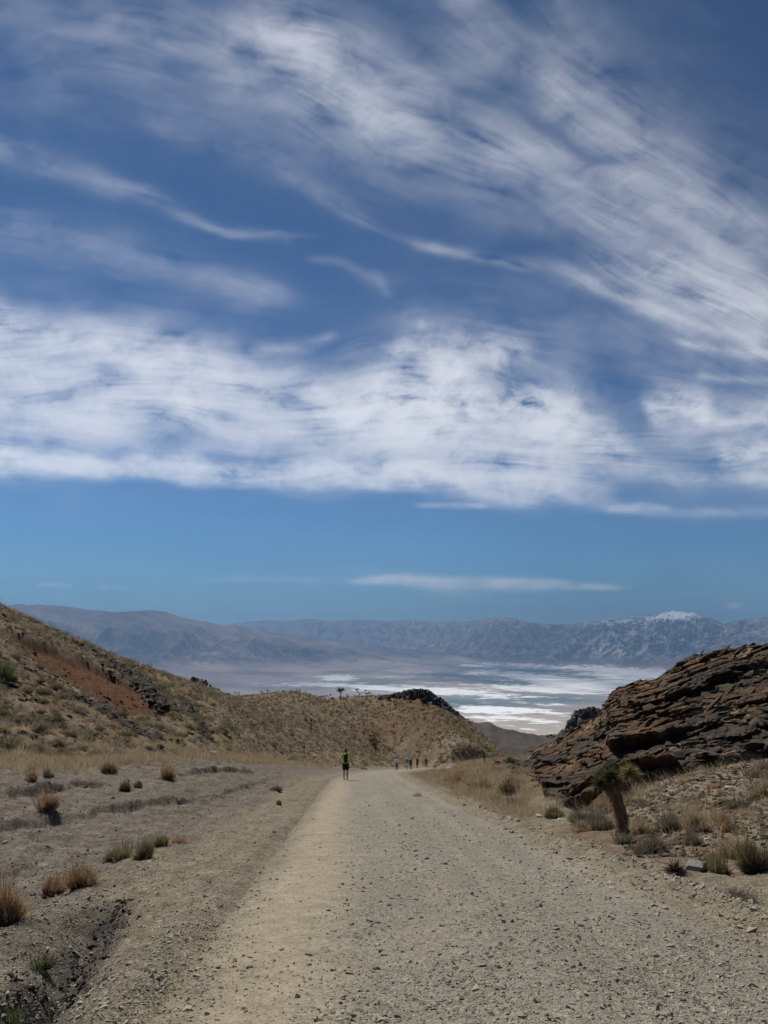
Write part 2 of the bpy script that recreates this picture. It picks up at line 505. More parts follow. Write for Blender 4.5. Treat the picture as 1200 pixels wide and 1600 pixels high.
def in_poly(x, y, P):
    c = np.zeros(x.shape, bool); n = len(P)
    for i in range(n):
        x1, y1 = P[i]; x2, y2 = P[(i + 1) % n]
        cond = ((y1 > y) != (y2 > y)) & (x < (x2 - x1) * (y - y1) / (y2 - y1 + 1e-12) + x1)
        c ^= cond
    return c
def poly_soft(x, y, P, soft, seed=0, amp=1.0, fr=0.4):
    """soft, ragged membership of a world-space polygon"""
    xw = x + amp * fbm(x * fr, y * fr, 3, seed); yw = y + amp * fbm(x * fr, y * fr, 3, seed + 5)
    best = np.full(x.shape, 1e9); n = len(P)
    for i in range(n):
        a = P[i]; d = P[(i + 1) % n] - a; L = d @ d + 1e-9
        t = np.clip(((xw - a[0]) * d[0] + (yw - a[1]) * d[1]) / L, 0, 1)
        best = np.minimum(best, np.hypot(xw - a[0] - t * d[0], yw - a[1] - t * d[1]))
    ins = in_poly(xw, yw, P)
    return sst(-soft, soft, np.where(ins, best, -best))
# ------------------------------------------------------------------ materials of the land
def stones_height(t, p, s1, s2):
    v1 = t.voro(p, s1); v2 = t.voro(p, s2)
    return t.math('ADD', t.math('MULTIPLY', v1, -1.0), t.math('MULTIPLY', v2, -0.5))

def mat_ground():
    t = NT('ground_soil_and_rock', 0.95, 0.1)
    p = t.pos()
    nb = t.noise(p, 0.35, 5, 0.6); nm = t.noise(p, 2.3, 5, 0.65); nf = t.noise(p, 14.0, 5, 0.7)
    cell = t.sep(t.voro(p, 48.0, 'Color'))[0]; cell2 = t.sep(t.voro(p, 9.0, 'Color'))[1]
    tan_ = t.mix(t.remap(nm, 0.3, 0.7), (0.165, 0.138, 0.096), (0.262, 0.222, 0.158))
    wash = t.mix(t.remap(nm, 0.3, 0.7), (0.098, 0.081, 0.063), (0.222, 0.189, 0.150))
    red = t.mix(t.remap(nm, 0.3, 0.7), (0.125, 0.084, 0.058), (0.20, 0.142, 0.10))
    hill = t.mix(t.remap(nb, 0.35, 0.65), (0.124, 0.090, 0.059), (0.256, 0.190, 0.122))
    orange = t.mix(t.remap(nm, 0.3, 0.7), (0.055, 0.029, 0.015), (0.160, 0.074, 0.028))
    rock = t.mix(t.remap(nm, 0.25, 0.75), (0.040, 0.033, 0.028), (0.135, 0.100, 0.070))
    rock = t.mix(t.math('MULTIPLY', t.attr('rust'), t.remap(nb, 0.3, 0.6)), rock, (0.105, 0.052, 0.024))
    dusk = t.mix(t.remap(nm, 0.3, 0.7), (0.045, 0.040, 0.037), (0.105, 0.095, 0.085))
    c = t.mix(t.attr('hill'), tan_, hill)
    c = t.mix(t.attr('wash'), c, wash)
    c = t.mix(t.attr('red'), c, red)
    c = t.mix(t.attr('scree'), c, t.mix(cell2, (0.12, 0.10, 0.08), (0.22, 0.175, 0.125)))
    c = t.mix(t.attr('orange'), c, orange)
    c = t.mix(t.attr('rock'), c, rock)
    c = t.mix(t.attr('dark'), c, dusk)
    f = t.math('MULTIPLY', t.remap(cell, 0, 1, 0.70, 1.32), t.remap(nf, 0.25, 0.75, 0.72, 1.28))
    f = t.math('MULTIPLY', f, t.remap(cell2, 0, 1, 0.86, 1.14))
    c = t.scale(c, f)
    h = t.math('ADD', stones_height(t, p, 62.0, 24.0), t.math('MULTIPLY', nf, 1.6))
    n1 = t.bump(h, 0.8, 0.018)
    h2 = t.noise(p, 1.2, 6, 0.7)
    n2 = t.bump(h2, 0.7, 0.18, n1)
    return t.done(c, n2)

def mat_road():
    t = NT('road_gravel', 0.95, 0.12)
    p = t.pos()
    nb = t.noise(t.mapv(p, (1.0, 0.25, 1)), 0.8, 4, 0.6); nm = t.noise(p, 3.5, 5, 0.65); nf = t.noise(p, 24.0, 5, 0.75)
    vc = t.sep(t.voro(p, 70.0, 'Color')); cell = vc[0]
    vc2 = t.sep(t.voro(p, 22.0, 'Color'))
    grey = t.mix(t.remap(nm, 0.3, 0.7), (0.195, 0.176, 0.140), (0.290, 0.264, 0.212))
    tan_ = t.mix(t.remap(nm, 0.3, 0.7), (0.268, 0.226, 0.156), (0.345, 0.295, 0.210))
    cool = (0.215, 0.196, 0.158)
    c = t.mix(t.remap(nb, 0.42, 0.66), grey, cool)
    dusty = t.math('MULTIPLY', t.attr('dust'), t.remap(nm, 0.2, 0.6, 0.55, 1.0))
    c = t.mix(dusty, c, tan_)
    c = t.mix(t.attr('edge'), c, t.mix(t.remap(nm, 0.3, 0.7), (0.165, 0.138, 0.096), (0.262, 0.222, 0.158)))
    amp = t.remap(dusty, 0, 1, 1.0, 0.5)
    f = t.math('MULTIPLY', t.remap(cell, 0, 1, 0.62, 1.40), t.remap(nf, 0.25, 0.75, 0.72, 1.30))
    f = t.math('MULTIPLY', f, t.remap(vc2[1], 0, 1, 0.86, 1.12))
    f = t.math('ADD', 1.0, t.math('MULTIPLY', t.math('SUBTRACT', f, 1.0), amp))
    c = t.scale(c, f)
    h = t.math('ADD', stones_height(t, p, 80.0, 30.0), t.math('MULTIPLY', nf, 1.2))
    n1 = t.bump(t.math('MULTIPLY', h, amp), 0.8, 0.013)
    n2 = t.bump(nm, 0.35, 0.05, n1)
    return t.done(c, n2)

def mat_rock(name, c0, c1, crust, sc=1.0):
    t = NT(name, 0.9, 0.2)
    p = t.pos()
    nb = t.noise(p, 0.6 * sc, 5, 0.6); nm = t.noise(t.mapv(p, (1, 1, 3.5)), 2.2 * sc, 6, 0.65, 0.4)
    c = t.mix(t.remap(nm, 0.3, 0.7), c0, c1)
    c = t.mix(t.math('MULTIPLY', t.attr('rust'), t.remap(nb, 0.35, 0.6)), c, crust)
    c = t.scale(c, t.remap(t.attr('tint'), 0, 1, 0.6, 1.5))
    c = t.mix(t.attr('soil'), c, t.mix(t.remap(nm, 0.3, 0.7), (0.15, 0.108, 0.060), (0.26, 0.195, 0.115)))
    c = t.scale(c, t.remap(t.noise(p, 11 * sc, 4, 0.7), 0.3, 0.7, 0.75, 1.25))
    return t.done(c, t.bump(nm, 0.8, 0.06 / sc))

M_GROUND = mat_ground(); M_ROAD = mat_road()
M_ROCK = mat_rock('layered_brown_rock', (0.018, 0.015, 0.013), (0.088, 0.067, 0.047), (0.130, 0.064, 0.024))
M_DARKROCK = mat_rock('dark_ledge_rock', (0.018, 0.016, 0.015), (0.075, 0.060, 0.045), (0.10, 0.05, 0.025))
M_GREY = mat_rock('dark_grey_crag_rock', (0.034, 0.034, 0.037), (0.078, 0.076, 0.078), (0.10, 0.065, 0.04), 0.4)
M_STONE = mat_rock('loose_grey_stone', (0.19, 0.17, 0.13), (0.33, 0.30, 0.235), (0.2, 0.13, 0.09), 3.0)
M_WASHSTONE = mat_rock('dark_wash_stone', (0.11, 0.10, 0.088), (0.24, 0.22, 0.19), (0.2, 0.13, 0.09), 3.0)
M_PALE = mat_rock('pale_boulder', (0.28, 0.25, 0.2), (0.46, 0.43, 0.37), (0.2, 0.13, 0.09), 2.0)

def poly_world(pts, **k):
    return hit([p[0] for p in pts], [p[1] for p in pts], **k)[:, :2]
SCARP1 = poly_world([(14, 985), (60, 1002), (110, 1022), (160, 1042), (205, 1064), (240, 1090), (268, 1112), (208, 1120), (175, 1104), (140, 1082), (95, 1054), (45, 1026)], rmin=40)
SCAR = SCARP1
ORANGE2 = poly_world([(615, 1096), (680, 1100), (712, 1122), (742, 1145), (700, 1150), (650, 1128)], rmin=170)
# ------------------------------------------------------------------ ground mesh
def spaced(a, b, k):   # geometric spacing with ratio 1+k
    n = int(math.log(b / a) / math.log(1 + k)) + 1
    return np.exp(np.linspace(math.log(a), math.log(b), n, endpoint=False))
rows = np.concatenate([[0.15, 0.6, 1.2, 1.9, 2.6], spaced(3.2, 24, 0.0065), spaced(24, 58, 0.0032), spaced(58, 62, 0.006), spaced(62, 175, 0.0075), spaced(175, 600, 0.007), spaced(600, 3300, 0.07), [3300]])
fine = np.linspace(math.radians(-29.5), math.radians(29.5), 1350)
side_ = np.concatenate([np.linspace(math.radians(-180), math.radians(-60), 60, endpoint=False), np.linspace(math.radians(-60), math.radians(-29.5), 90, endpoint=False)])
cols = np.concatenate([side_, fine, -side_[::-1]])
R, A = np.meshgrid(rows, cols, indexing='ij')
gx = (R * np.sin(A)).ravel(); gy = (R * np.cos(A)).ravel()
gz = np.empty_like(gx)
for i in range(0, len(gx), 200000):
    gz[i:i + 200000] = ground_z(gx[i:i + 200000], gy[i:i + 200000])
lat = road_dist(gx, gy); az = np.arctan2(gx, gy); r = np.hypot(gx, gy)
rA = np.interp(az, TA[0], TA[1]); rB = np.interp(az, TB[0], TB[1]); rD = np.interp(az, TD[0], TD[1])
a_hill = sst(0.85, 1.1, r / rA) * sst(2.8, 6, np.abs(lat))
nlo = fbm(gx * 0.3, gy * 0.3, 3, 90)
a_wash = sst(3.7, 4.5, -lat + 0.8 * nlo) * sst(1.02, 0.9, r / rA + 0.05 * nlo) * (az < 0.05)
dn = -3.30 - 0.13 * (gy - 5.6)
a_wash = np.maximum(a_wash, 1.0 * np.exp(-((lat - dn) / 0.30) ** 2) * sst(9.4, 8.2, gy))
a_wash = np.maximum(a_wash, 0.42 * sst(0.35, 0.15, np.abs(lat + 2.85 - 0.25 * nlo)) * sst(0.25, -0.25, fbm(gx * .8, gy * .4, 2, 91)))
a_red = sst(2.9, 3.4, lat + 0.4 * nlo) * sst(5.6, 4.4, lat + 0.5 * nlo) * sst(-0.5, 0.25, fbm(gx * 0.35, gy * 0.2, 3, 92)) * (r < 90) * 0.85
a_red = np.maximum(a_red, 0.35 * a_hill * sst(0.1, 0.5, fbm(gx * 0.05, gy * 0.05, 3, 93)))
a_rock = np.where((r > 20) & (r < 110) & (az > 0), rock_mask(gx, gy, np.clip(az, -2, 1.2), r), 0)
a_scree = sst(0.75, 1.1, r / rA) * (az > 0.2) * (r < 90) * 0.8
a_or = np.where((r > 45) & (r < 130), poly_soft(gx, gy, SCARP1, 0.5, 94, 1.4, 0.25), 0)
a_or = np.maximum(a_or, np.where((r > 170) & (r < 300), 0.62 * poly_soft(gx, gy, ORANGE2, 3.0, 96, 6.0, 0.06), 0))
a_or = np.maximum(a_or, 0.45 * a_hill * (r > 165) * (r < 300) * sst(0.15, 0.5, fbm(gx * 0.03, gy * 0.03, 3, 97)))
rf_ = np.interp(az, TF[0], TF[1])
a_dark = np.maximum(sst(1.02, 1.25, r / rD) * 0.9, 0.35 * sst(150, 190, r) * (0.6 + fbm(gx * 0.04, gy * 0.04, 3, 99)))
a_dark = np.maximum(a_dark, 0.95 * np.exp(-((lat - dn + 0.1 * nlo) / 0.23) ** 2) * sst(9.6, 8.6, gy) * (gy > 1))  # ditch: shade of its depth painted into the soil colour, along with dark debris
pxv, pyv = world_pix(gx, gy, gz)
a_rust = sst(0.0, 0.35, fbm(gx * 0.11, gy * 0.11, 3, 98) + 0.9 * np.exp(-((pxv - 985) / 55) ** 2 - ((pyv - 1090) / 45) ** 2))
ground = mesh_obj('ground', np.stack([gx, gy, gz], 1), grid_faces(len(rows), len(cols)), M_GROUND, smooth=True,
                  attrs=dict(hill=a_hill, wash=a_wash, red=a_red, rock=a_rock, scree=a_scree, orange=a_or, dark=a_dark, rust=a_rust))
tag(ground, 'stony desert ground and scrubby hillsides either side of the road', kind='structure')

# ------------------------------------------------------------------ road
ry = np.concatenate([np.linspace(-20, 2, 40, endpoint=False), spaced(2, 60, 0.006), spaced(60, 158, 0.012)])
latc = np.linspace(-2.85, 2.85, 150)
YY, LL = np.meshgrid(ry, latc, indexing='ij')
XX = np.interp(YY, cl_y, cl_x) + LL
main = np.stack([XX, YY], 2)
tp = np.concatenate([[[np.interp(157.9, cl_y, cl_x), 158.0]], tail]); 
tp = np.stack([np.interp(np.linspace(0, len(tp) - 1, 30), range(len(tp)), tp[:, k]) for k in (0, 1)], 1)[1:]
td = np.gradient(tp, axis=0); td /= np.hypot(*td.T)[:, None]; nrm = np.stack([td[:, 1], -td[:, 0]], 1)
tailg = tp[:, None, :] + nrm[:, None, :] * latc[None, :, None]
allg = np.concatenate([main, tailg]); LA = np.concatenate([LL, np.tile(latc, (len(tp), 1))])
rx_, ry_ = allg[..., 0].ravel(), allg[..., 1].ravel(); la = LA.ravel()
rz_ = road_surf_z(rx_, ry_, la)
nn = 0.5 * fbm(rx_ * 0.5, ry_ * 0.2, 3, 70)
dust = sst(0.95, 0.15, np.abs(la + 1.80 + 0.35 * nn)) * sst(70, 30, ry_) + 0.55 * sst(0.35, 0.1, np.abs(la - 2.0 + 0.5 * nn)) * sst(0.0, 0.4, nn + 0.25)
dust = np.maximum(dust, 0.5 * sst(-0.1, 0.35, nn) * sst(1.2, 0.2, np.abs(la + 0.9)))
trk = sum(np.exp(-((la - c0 - 0.15 * noise(ry_ * 0.08, c0, 72)) / w0) ** 2) for c0, w0 in ((-0.15, 0.22), (1.15, 0.16), (2.05, 0.2), (0.55, 0.1)))
dust = np.clip(np.maximum(dust, 0.38 * trk * sst(-0.3, 0.3, fbm(rx_ * 0.6, ry_ * 0.12, 3, 73))), 0, 1)
road = mesh_obj('road', np.stack([rx_, ry_, rz_], 1), grid_faces(allg.shape[0], allg.shape[1]), M_ROAD, smooth=True, attrs=dict(dust=dust, edge=sst(1.9, 2.5, np.abs(la) + 0.45 * fbm(rx_ * 0.9, ry_ * 0.35, 4, 71))))
tag(road, 'pale gravel road running downhill and bending right', kind='structure')

# ------------------------------------------------------------------ valley, salt lake and ranges
def az_of(px, py=1000): return pix_az_tan(px, py)[0]
def crv(tab):
    a = np.array(tab, float); return np.array([az_of(p) for p in a[:, 0]]), a[:, 1:]
def far_z(az, r):
    a, v = crv([(-400, 950), (-100, 952), (0, 947), (30, 945), (60, 946), (95, 947), (130, 952), (180, 956), (215, 955), (245, 955), (270, 960), (300, 968), (330, 974), (365, 978), (400, 984),
                (440, 990), (500, 999), (560, 1007), (640, 1014), (720, 1024), (900, 1060), (1600, 1090)])
    tl = (1000 - np.interp(az, a, v[:, 0])) / F * np.cos(az)
    a, v = crv([(-400, 975), (300, 979), (350, 976), (400, 971), (450, 970), (480, 968), (520, 971), (560, 969), (600, 971), (650, 970), (700, 973), (740, 971), (770, 968), (800, 967), (830, 974), (870, 977), (905, 975),
                (930, 972), (960, 967), (985, 966), (1000, 967), (1012, 963), (1030, 963), (1038, 958), (1052, 955), (1070, 958), (1085, 959), (1100, 964), (1120, 969), (1132, 974), (1150, 971), (1170, 969), (1200, 967), (1300, 960), (1600, 965)])
    ts = (1000 - np.interp(az, a, v[:, 0])) / F * np.cos(az)
    x = r * np.sin(az); y = r * np.cos(az)
    z0 = np.interp(r, [2700, 3300, 7300, 8600, 1e6], [-800, -830, -1080, -1100, -1100])
    z0 = z0 + 2.0 * fbm(x / 900, y / 900, 3, 100)
    # left range (desert side)
    rl = np.interp(az, [az_of(p) for p in (-100, 200, 500, 720)], [25000, 27000, 33000, 36000])
    hl = tl * rl + 1100
    f = np.clip((r - rl * 0.56) / (rl * 0.44), 0, 1.0); back = np.clip((r - rl) / 9000, 0, 1)
    prof = np.interp(f, [0, 0.3, 0.55, 0.72, 0.87, 1.0], [0, 0.06, 0.15, 0.34, 0.72, 1.0])
    rd = ridged(x / 3600, y / 3600, 6, 101) - 0.42; rd2 = ridged(x / 1300 + 0.4 * fbm(x / 2500, y / 2500, 2, 7), y / 1300, 5, 103) - 0.42
    env = np.sin(np.clip(prof, 0, 1) * math.pi) ** 0.8 * sst(0.45, 0.75, f)
    rd3 = ridged(x / 480, y / 480, 4, 107) - 0.42
    zl = hl * prof * (1 - back) + np.clip(hl, 0, 2e3) / 1600 * env * (560 * rd + 340 * rd2 + 90 * rd3) * (f > 0) * sst(0.97, 0.75, f)
    zl = zl + np.clip(hl, 0, 2e3) / 1600 * 60 * (ridged(x / 1500, y / 1500, 5, 104) - 0.5) * sst(0.8, 1.0, f)
    # low dark hills in front of the left range
    kn = np.exp(-((az - az_of(225)) / 0.055) ** 2 - ((r - 15800) / 700) ** 2) * 230 + np.exp(-((az - az_of(140)) / 0.05) ** 2 - ((r - 17500) / 800) ** 2) * 300
    kn = kn * (0.3 + 1.4 * ridged(x / 900, y / 900, 4, 105))
    # high range beyond the lake
    foot = np.interp(az, [az_of(p) for p in (300, 480, 620, 760, 900, 1050, 1200, 1500)], [46000, 45000, 42000, 36500, 33000, 30500, 29500, 29000])
    top = foot + 8500
    hs = ts * top + 1100
    f2 = np.clip((r - foot + 3500) / (top - foot + 3500), 0, 1.0)
    prof2 = np.interp(f2, [0, 0.28, 0.42, 0.6, 0.8, 1.0], [0, 0.06, 0.20, 0.50, 0.82, 1.0])
    # spurs run down towards the lake: noise stretched along the radial direction
    ang = az * 36000
    sp1 = ridged(ang / 2600 + 0.35 * fbm(x / 3000, y / 3000, 3, 9), r / 6500, 5, 110) - 0.42
    sp2 = ridged(ang / 900 + 0.4 * fbm(x / 1500, y / 1500, 3, 10), r / 2600, 5, 112) - 0.42
    env2 = np.sin(np.clip(prof2, 0, 1) * math.pi) ** 0.7
    back2 = np.clip((r - top) / 12000, 0, 1)
    sp3 = ridged(ang / 380, r / 1000, 4, 116) - 0.42
    zs = hs * prof2 * (1 - back2) + env2 * (760 * sp1 + 330 * sp2 + 90 * sp3) + sst(0.8, 1, f2) * 130 * (ridged(ang / 1000, r / 1500, 4, 114) - 0.5)
    # nearer spur on the right
    rs = np.interp(az, [az_of(p) for p in (985, 1080, 1200, 1400)], [30500, 31500, 33000, 33000])
    hsp = np.interp(az, [az_of(p) for p in (985, 1040, 1090, 1140, 1200, 1400)], [0, 330, 800, 1250, 1550, 1800])
    fs = 1 - np.abs(r - rs) / np.where(r < rs, 4300, 6000)
    zsp = hsp * np.clip(fs, 0, 1) ** 1.1 + np.clip(fs, 0, 1) * (1 - np.clip(fs, 0, 1)) * hsp * 0.8 * (sp1 + 0.5 * sp2)
    z = z0 + np.maximum(np.maximum(zl, kn), np.maximum(zs, zsp))
    return z, zs, zl, kn, x, y

def mat_valley():
    t = NT('valley_salt_and_rock', 0.9, 0.15)
    p = t.pos()
    fl = t.noise(p, 1 / 330.0, 8, 0.68); fm = t.noise(p, 1 / 1700.0, 5, 0.6, 0.5)
    s = t.math('ADD', t.attr('salt'), t.math('MULTIPLY', t.math('SUBTRACT', fl, 0.5), 3.2))
    s = t.math('ADD', s, t.math('MULTIPLY', t.math('SUBTRACT', fm, 0.5), 2.2))
    mud = t.mix(t.attr('brine'), t.mix(t.remap(fm, 0.35, 0.65), (0.29, 0.235, 0.212), (0.45, 0.375, 0.33)), (0.10, 0.155, 0.165))
    mud = t.mix(t.attr('sand'), mud, (0.44, 0.375, 0.31))
    c = t.mix(t.remap(s, 0.45, 0.85), mud, (0.95, 0.96, 0.94))
    # mountains
    mr = t.mix(t.remap(t.noise(p, 1 / 900.0, 6, 0.6), 0.35, 0.65), (0.080, 0.058, 0.052), (0.250, 0.195, 0.168))
    gran = t.mix(t.remap(t.noise(t.mapv(p, (1, 1, 0.25)), 1 / 420.0, 6, 0.72, 0.8), 0.47, 0.60), (0.045, 0.046, 0.046), (0.46, 0.44, 0.41))
    m = t.mix(t.attr('granite'), mr, gran)
    c = t.mix(t.attr('mount'), c, m)
    sn = t.math('ADD', t.attr('snow'), t.math('MULTIPLY', t.remap(t.attr('snow'), 0.06, 0.2), t.math('MULTIPLY', t.math('SUBTRACT', t.noise(t.mapv(p, (1, 1, .5)), 1 / 330.0, 5, 0.75, 0.5), 0.5), 4.0)))
    c = t.mix(t.remap(sn, 0.45, 0.58), c, (0.86, 0.87, 0.90))
    return t.done(c)

frows = np.concatenate([spaced(2700, 8400, 0.06), 1100.0 * F / np.linspace(1100 * F / 8400, 1100 * F / 26000, 240), np.linspace(26000, 56000, 330)[1:], [60000, 66000, 75000]])
fcols = np.concatenate([np.linspace(math.radians(-180), math.radians(-45), 40, endpoint=False), np.linspace(math.radians(-45), math.radians(-28), 60, endpoint=False),
                        np.linspace(math.radians(-28), math.radians(28), 1150), np.linspace(math.radians(28), math.radians(45), 60)[1:], np.linspace(math.radians(45), math.radians(180), 40)[1:]])
R, A = np.meshgrid(frows, fcols, indexing='ij'); R = R.ravel(); A = A.ravel()
fz, zs_, zl_, kn_, fx, fy = far_z(A, R)
px_, py_ = world_pix(fx, fy, fz)
def ell(cx, cy, rx, ry, rot=0.0, k=1.0):
    c_, s_ = math.cos(math.radians(rot)), math.sin(math.radians(rot))
    u = ((px_ - cx) * c_ + (py_ - cy) * s_) / rx; v = (-(px_ - cx) * s_ + (py_ - cy) * c_) / ry
    return k * np.exp(-(u * u + v * v) ** 1.3)
flat_ = sst(60, 10, np.maximum(np.maximum(zs_, zl_), kn_))
salt = -0.10 + 0 * px_ + 0.20 * sst(1145, 1125, py_ - 0.06 * (px_ - 850)) * sst(380, 560, px_) * sst(1018, 1034, py_ - 0.02 * (px_ - 700))
for e in [(528, 1059, 30, 5, 0, .9), (600, 1074, 150, 6, 2, .75), (480, 1070, 70, 4, 0, .5), (690, 1066, 60, 4, 2, .35), (700, 1082, 110, 5, 3, .7), (745, 1040, 70, 5, 3, .5), (740, 1052, 35, 4, -5, .8),
          (650, 1035, 110, 3, 2, .42), (560, 1040, 80, 4, 0, .4), (470, 1024, 60, 4, 4, .42),
          (860, 1061, 75, 6, 6, 1.1), (930, 1072, 130, 9, 3, 1.1), (990, 1056, 90, 9, 2, 1.1), (850, 1078, 90, 5, 4, .8), (880, 1042, 140, 4, 4, .6), (960, 1043, 90, 4, 2, .6),
          (800, 1087, 60, 3, 3, .4), (790, 1110, 70, 6, 2, 1.1), (740, 1110, 40, 6, 2, .6), (850, 1100, 50, 3, 3, .5), (880, 1115, 30, 4, 3, .5), (850, 1128, 30, 4, 3, .55), (780, 1122, 60, 4, 4, .45), (830, 1140, 60, 2.5, 9, .5)]:
    salt = salt + ell(*e)
brine = sum(ell(*e) for e in [(700, 1097, 160, 9, 3, 1), (860, 1092, 120, 7, 3, .9), (590, 1064, 50, 4, 0, .7), (800, 1068, 90, 6, 5, .9), (690, 1056, 60, 4, 0, .7), (900, 1052, 110, 5, 4, .8), (780, 1047, 90, 6, 4, .7), (1000, 1080, 60, 8, 0, .7)])
sand = sum(ell(*e) for e in [(800, 1137, 130, 7, 9, 1.2), (760, 1122, 50, 3, 9, .8), (430, 1028, 110, 5, 2, .7), (540, 1078, 80, 4, 4, .5), (350, 1056, 90, 6, 2, .35), (410, 1066, 60, 5, 2, .4), (620, 1024, 160, 5, 1, .5)])
mount = sst(40, 260, np.maximum(zs_, kn_)) ; mount = np.maximum(mount, sst(250, 520, zl_ + 160 * fbm(fx / 1500, fy / 1500, 4, 118)))
gran = np.clip(sst(0, 200, zs_ - zl_), 0, 1)
gran = gran * (0.35 + 0.65 * np.exp(-((px_ - 1020) / 190) ** 2)) * sst(1042, 1020, py_)
snow = 0.85 * sst(975, 962, py_) * np.exp(-((px_ - 1064) / 34) ** 2) + 0.40 * sst(985, 968, py_) * np.exp(-((px_ - 985) / 60) ** 2) + 0.25 * sst(980, 972, py_) * np.exp(-((px_ - 900) / 60) ** 2)
snow = np.where(zs_ > zl_, snow, 0)
valley = mesh_obj('salt_lake_valley', np.stack([fx, fy, fz], 1), grid_faces(len(frows), len(fcols)), mat_valley(), smooth=False,
                  attrs=dict(salt=np.where(np.maximum(zs_, zl_) < 140, salt, -1), brine=np.clip(brine, 0, 1), sand=np.clip(sand, 0, 1), mount=mount, granite=gran, snow=snow))
tag(valley, 'wide valley with a white salt lake bed below distant blue mountain ranges', kind='structure')

# ------------------------------------------------------------------ haze and cirrus
def box_mesh(name, lo, hi, mat, parent=None):
    v = np.array([[x, y, z] for x in (lo[0], hi[0]) for y in (lo[1], hi[1]) for z in (lo[2], hi[2])], float)
    f = np.array([[0, 1, 3, 2], [4, 6, 7, 5], [0, 4, 5, 1], [2, 3, 7, 6], [0, 2, 6, 4], [1, 5, 7, 3]])
    return mesh_obj(name, v, f, mat, parent)
HAZE = 3.0e-5
hm = bpy.data.materials.new('thin_valley_haze'); hm.use_nodes = True
ht = hm.node_tree; ht.nodes.remove(ht.nodes['Principled BSDF'])
pv = ht.nodes.new('ShaderNodeVolumePrincipled')
pv.inputs['Color'].default_value = (0.34, 0.60, 1.0, 1)
pv.inputs['Density'].default_value = HAZE
pv.inputs['Anisotropy'].default_value = 0.32
ht.links.new(pv.outputs[0], ht.nodes['Material Output'].inputs['Volume'])
haze = box_mesh('haze', (-78000, -78000, float(fz.min()) - 1), (78000, 78000, float(fz.max()) + 60), hm)
tag(haze, 'thin blue haze filling the air over the valley', kind='stuff')

CLOUD_H = 9000.0
ncx, ncy = 900, 1060
PXg_, PYg_ = np.meshgrid(np.linspace(-260, 1460, ncx), np.linspace(968, -220, ncy))
cl = np.zeros(PXg_.shape)
DIRX = np.zeros(PXg_.shape); DIRY = np.zeros(PXg_.shape); RAG = np.zeros(PXg_.shape)
def stroke(pts, halfw, inten, fs, seed, soft=1.0, edge=1.0, rag=0.5, ft=1.6):
    """mass of one streak of cirrus and the direction of its fibres"""
    P = np.array(pts, float); n = len(P) - 1
    mg = 3.0 * max(halfw) + 60
    i0, i1 = np.searchsorted(-PYg_[:, 0], [-(P[:, 1].max() + mg), -(P[:, 1].min() - mg)]); j0, j1 = np.searchsorted(PXg_[0], [P[:, 0].min() - mg, P[:, 0].max() + mg])
    PXg = PXg_[i0:i1, j0:j1]; PYg = PYg_[i0:i1, j0:j1]
    hw = np.interp(np.linspace(0, n, n + 1), np.linspace(0, n, len(halfw)), halfw)
    best = np.full(PXg.shape, 1e9); S = np.zeros(PXg.shape); W = np.ones(PXg.shape); DX = np.zeros(PXg.shape); DY = np.zeros(PXg.shape)
    q = min(1.0, max(halfw) / 30)
    wx = PXg + 34 * q * fbm(PXg / 190, PYg / 110, 4, seed + 1); wy = PYg + 26 * q * fbm(PXg / 150, PYg / 80, 4, seed + 2)
    acc = 0.0
    for i in range(n):
        a = P[i]; d = P[i + 1] - a; L = math.hypot(*d)
        t = np.clip(((wx - a[0]) * d[0] + (wy - a[1]) * d[1]) / L ** 2, 0, 1)
        ex = wx - a[0] - t * d[0]; ey = wy - a[1] - t * d[1]; dd = np.hypot(ex, ey); m = dd < best
        best = np.where(m, dd, best); S = np.where(m, acc + t * L, S); W = np.where(m, hw[i] + (hw[i + 1] - hw[i]) * t, W)
        DX = np.where(m, d[0] / L, DX); DY = np.where(m, d[1] / L, DY)
        acc += L
    tn = best / W
    body = np.exp(-tn ** (1.25 * edge + 0.6))
    ends = sst(0, 0.16 * acc, S) * sst(acc, acc * 0.82, S)
    v = inten * body * ends
    cl[i0:i1, j0:j1] += v
    w = inten * np.exp(-(tn / 2.2) ** 2) + 1e-9
    DIRX[i0:i1, j0:j1] += w * DX; DIRY[i0:i1, j0:j1] += w * DY; RAG[i0:i1, j0:j1] = np.maximum(RAG[i0:i1, j0:j1], v * rag)
def add(*a, **k):
    stroke(*a, **k)
# main low band, dense at the left
add([(-400, 560), (0, 610), (250, 620), (450, 655), (650, 680), (850, 715), (1050, 755)], [112, 112, 92, 70, 66, 54, 30], 1.12, 190, 200, edge=1.3, rag=0.12)
add([(-400, 690), (0, 722), (250, 735), (450, 742), (650, 745), (850, 765), (1000, 778)], [30, 24, 20, 20, 24, 24, 12], 0.8, 160, 210, edge=1.8, rag=0.5)
add([(-300, 500), (0, 505), (200, 540), (380, 590), (500, 640)], [32, 36, 40, 34, 26], 0.4, 170, 212, rag=0.7)
# ragged plumes in the middle
add([(520, 700), (600, 610), (680, 560), (760, 540), (860, 560)], [60, 62, 56, 42, 22], 0.55, 80, 220, rag=0.95, ft=1.0)
add([(560, 650), (700, 620), (850, 640), (960, 690)], [46, 60, 54, 30], 0.62, 90, 224, rag=1.0, ft=1.0)
add([(610, 560), (640, 520), (672, 500)], [18, 14, 7], 0.22, 60, 226, rag=0.9, ft=1.0)
add([(760, 600), (900, 660), (1010, 740)], [36, 40, 24], 0.4, 80, 228, rag=1.0, ft=1.0)
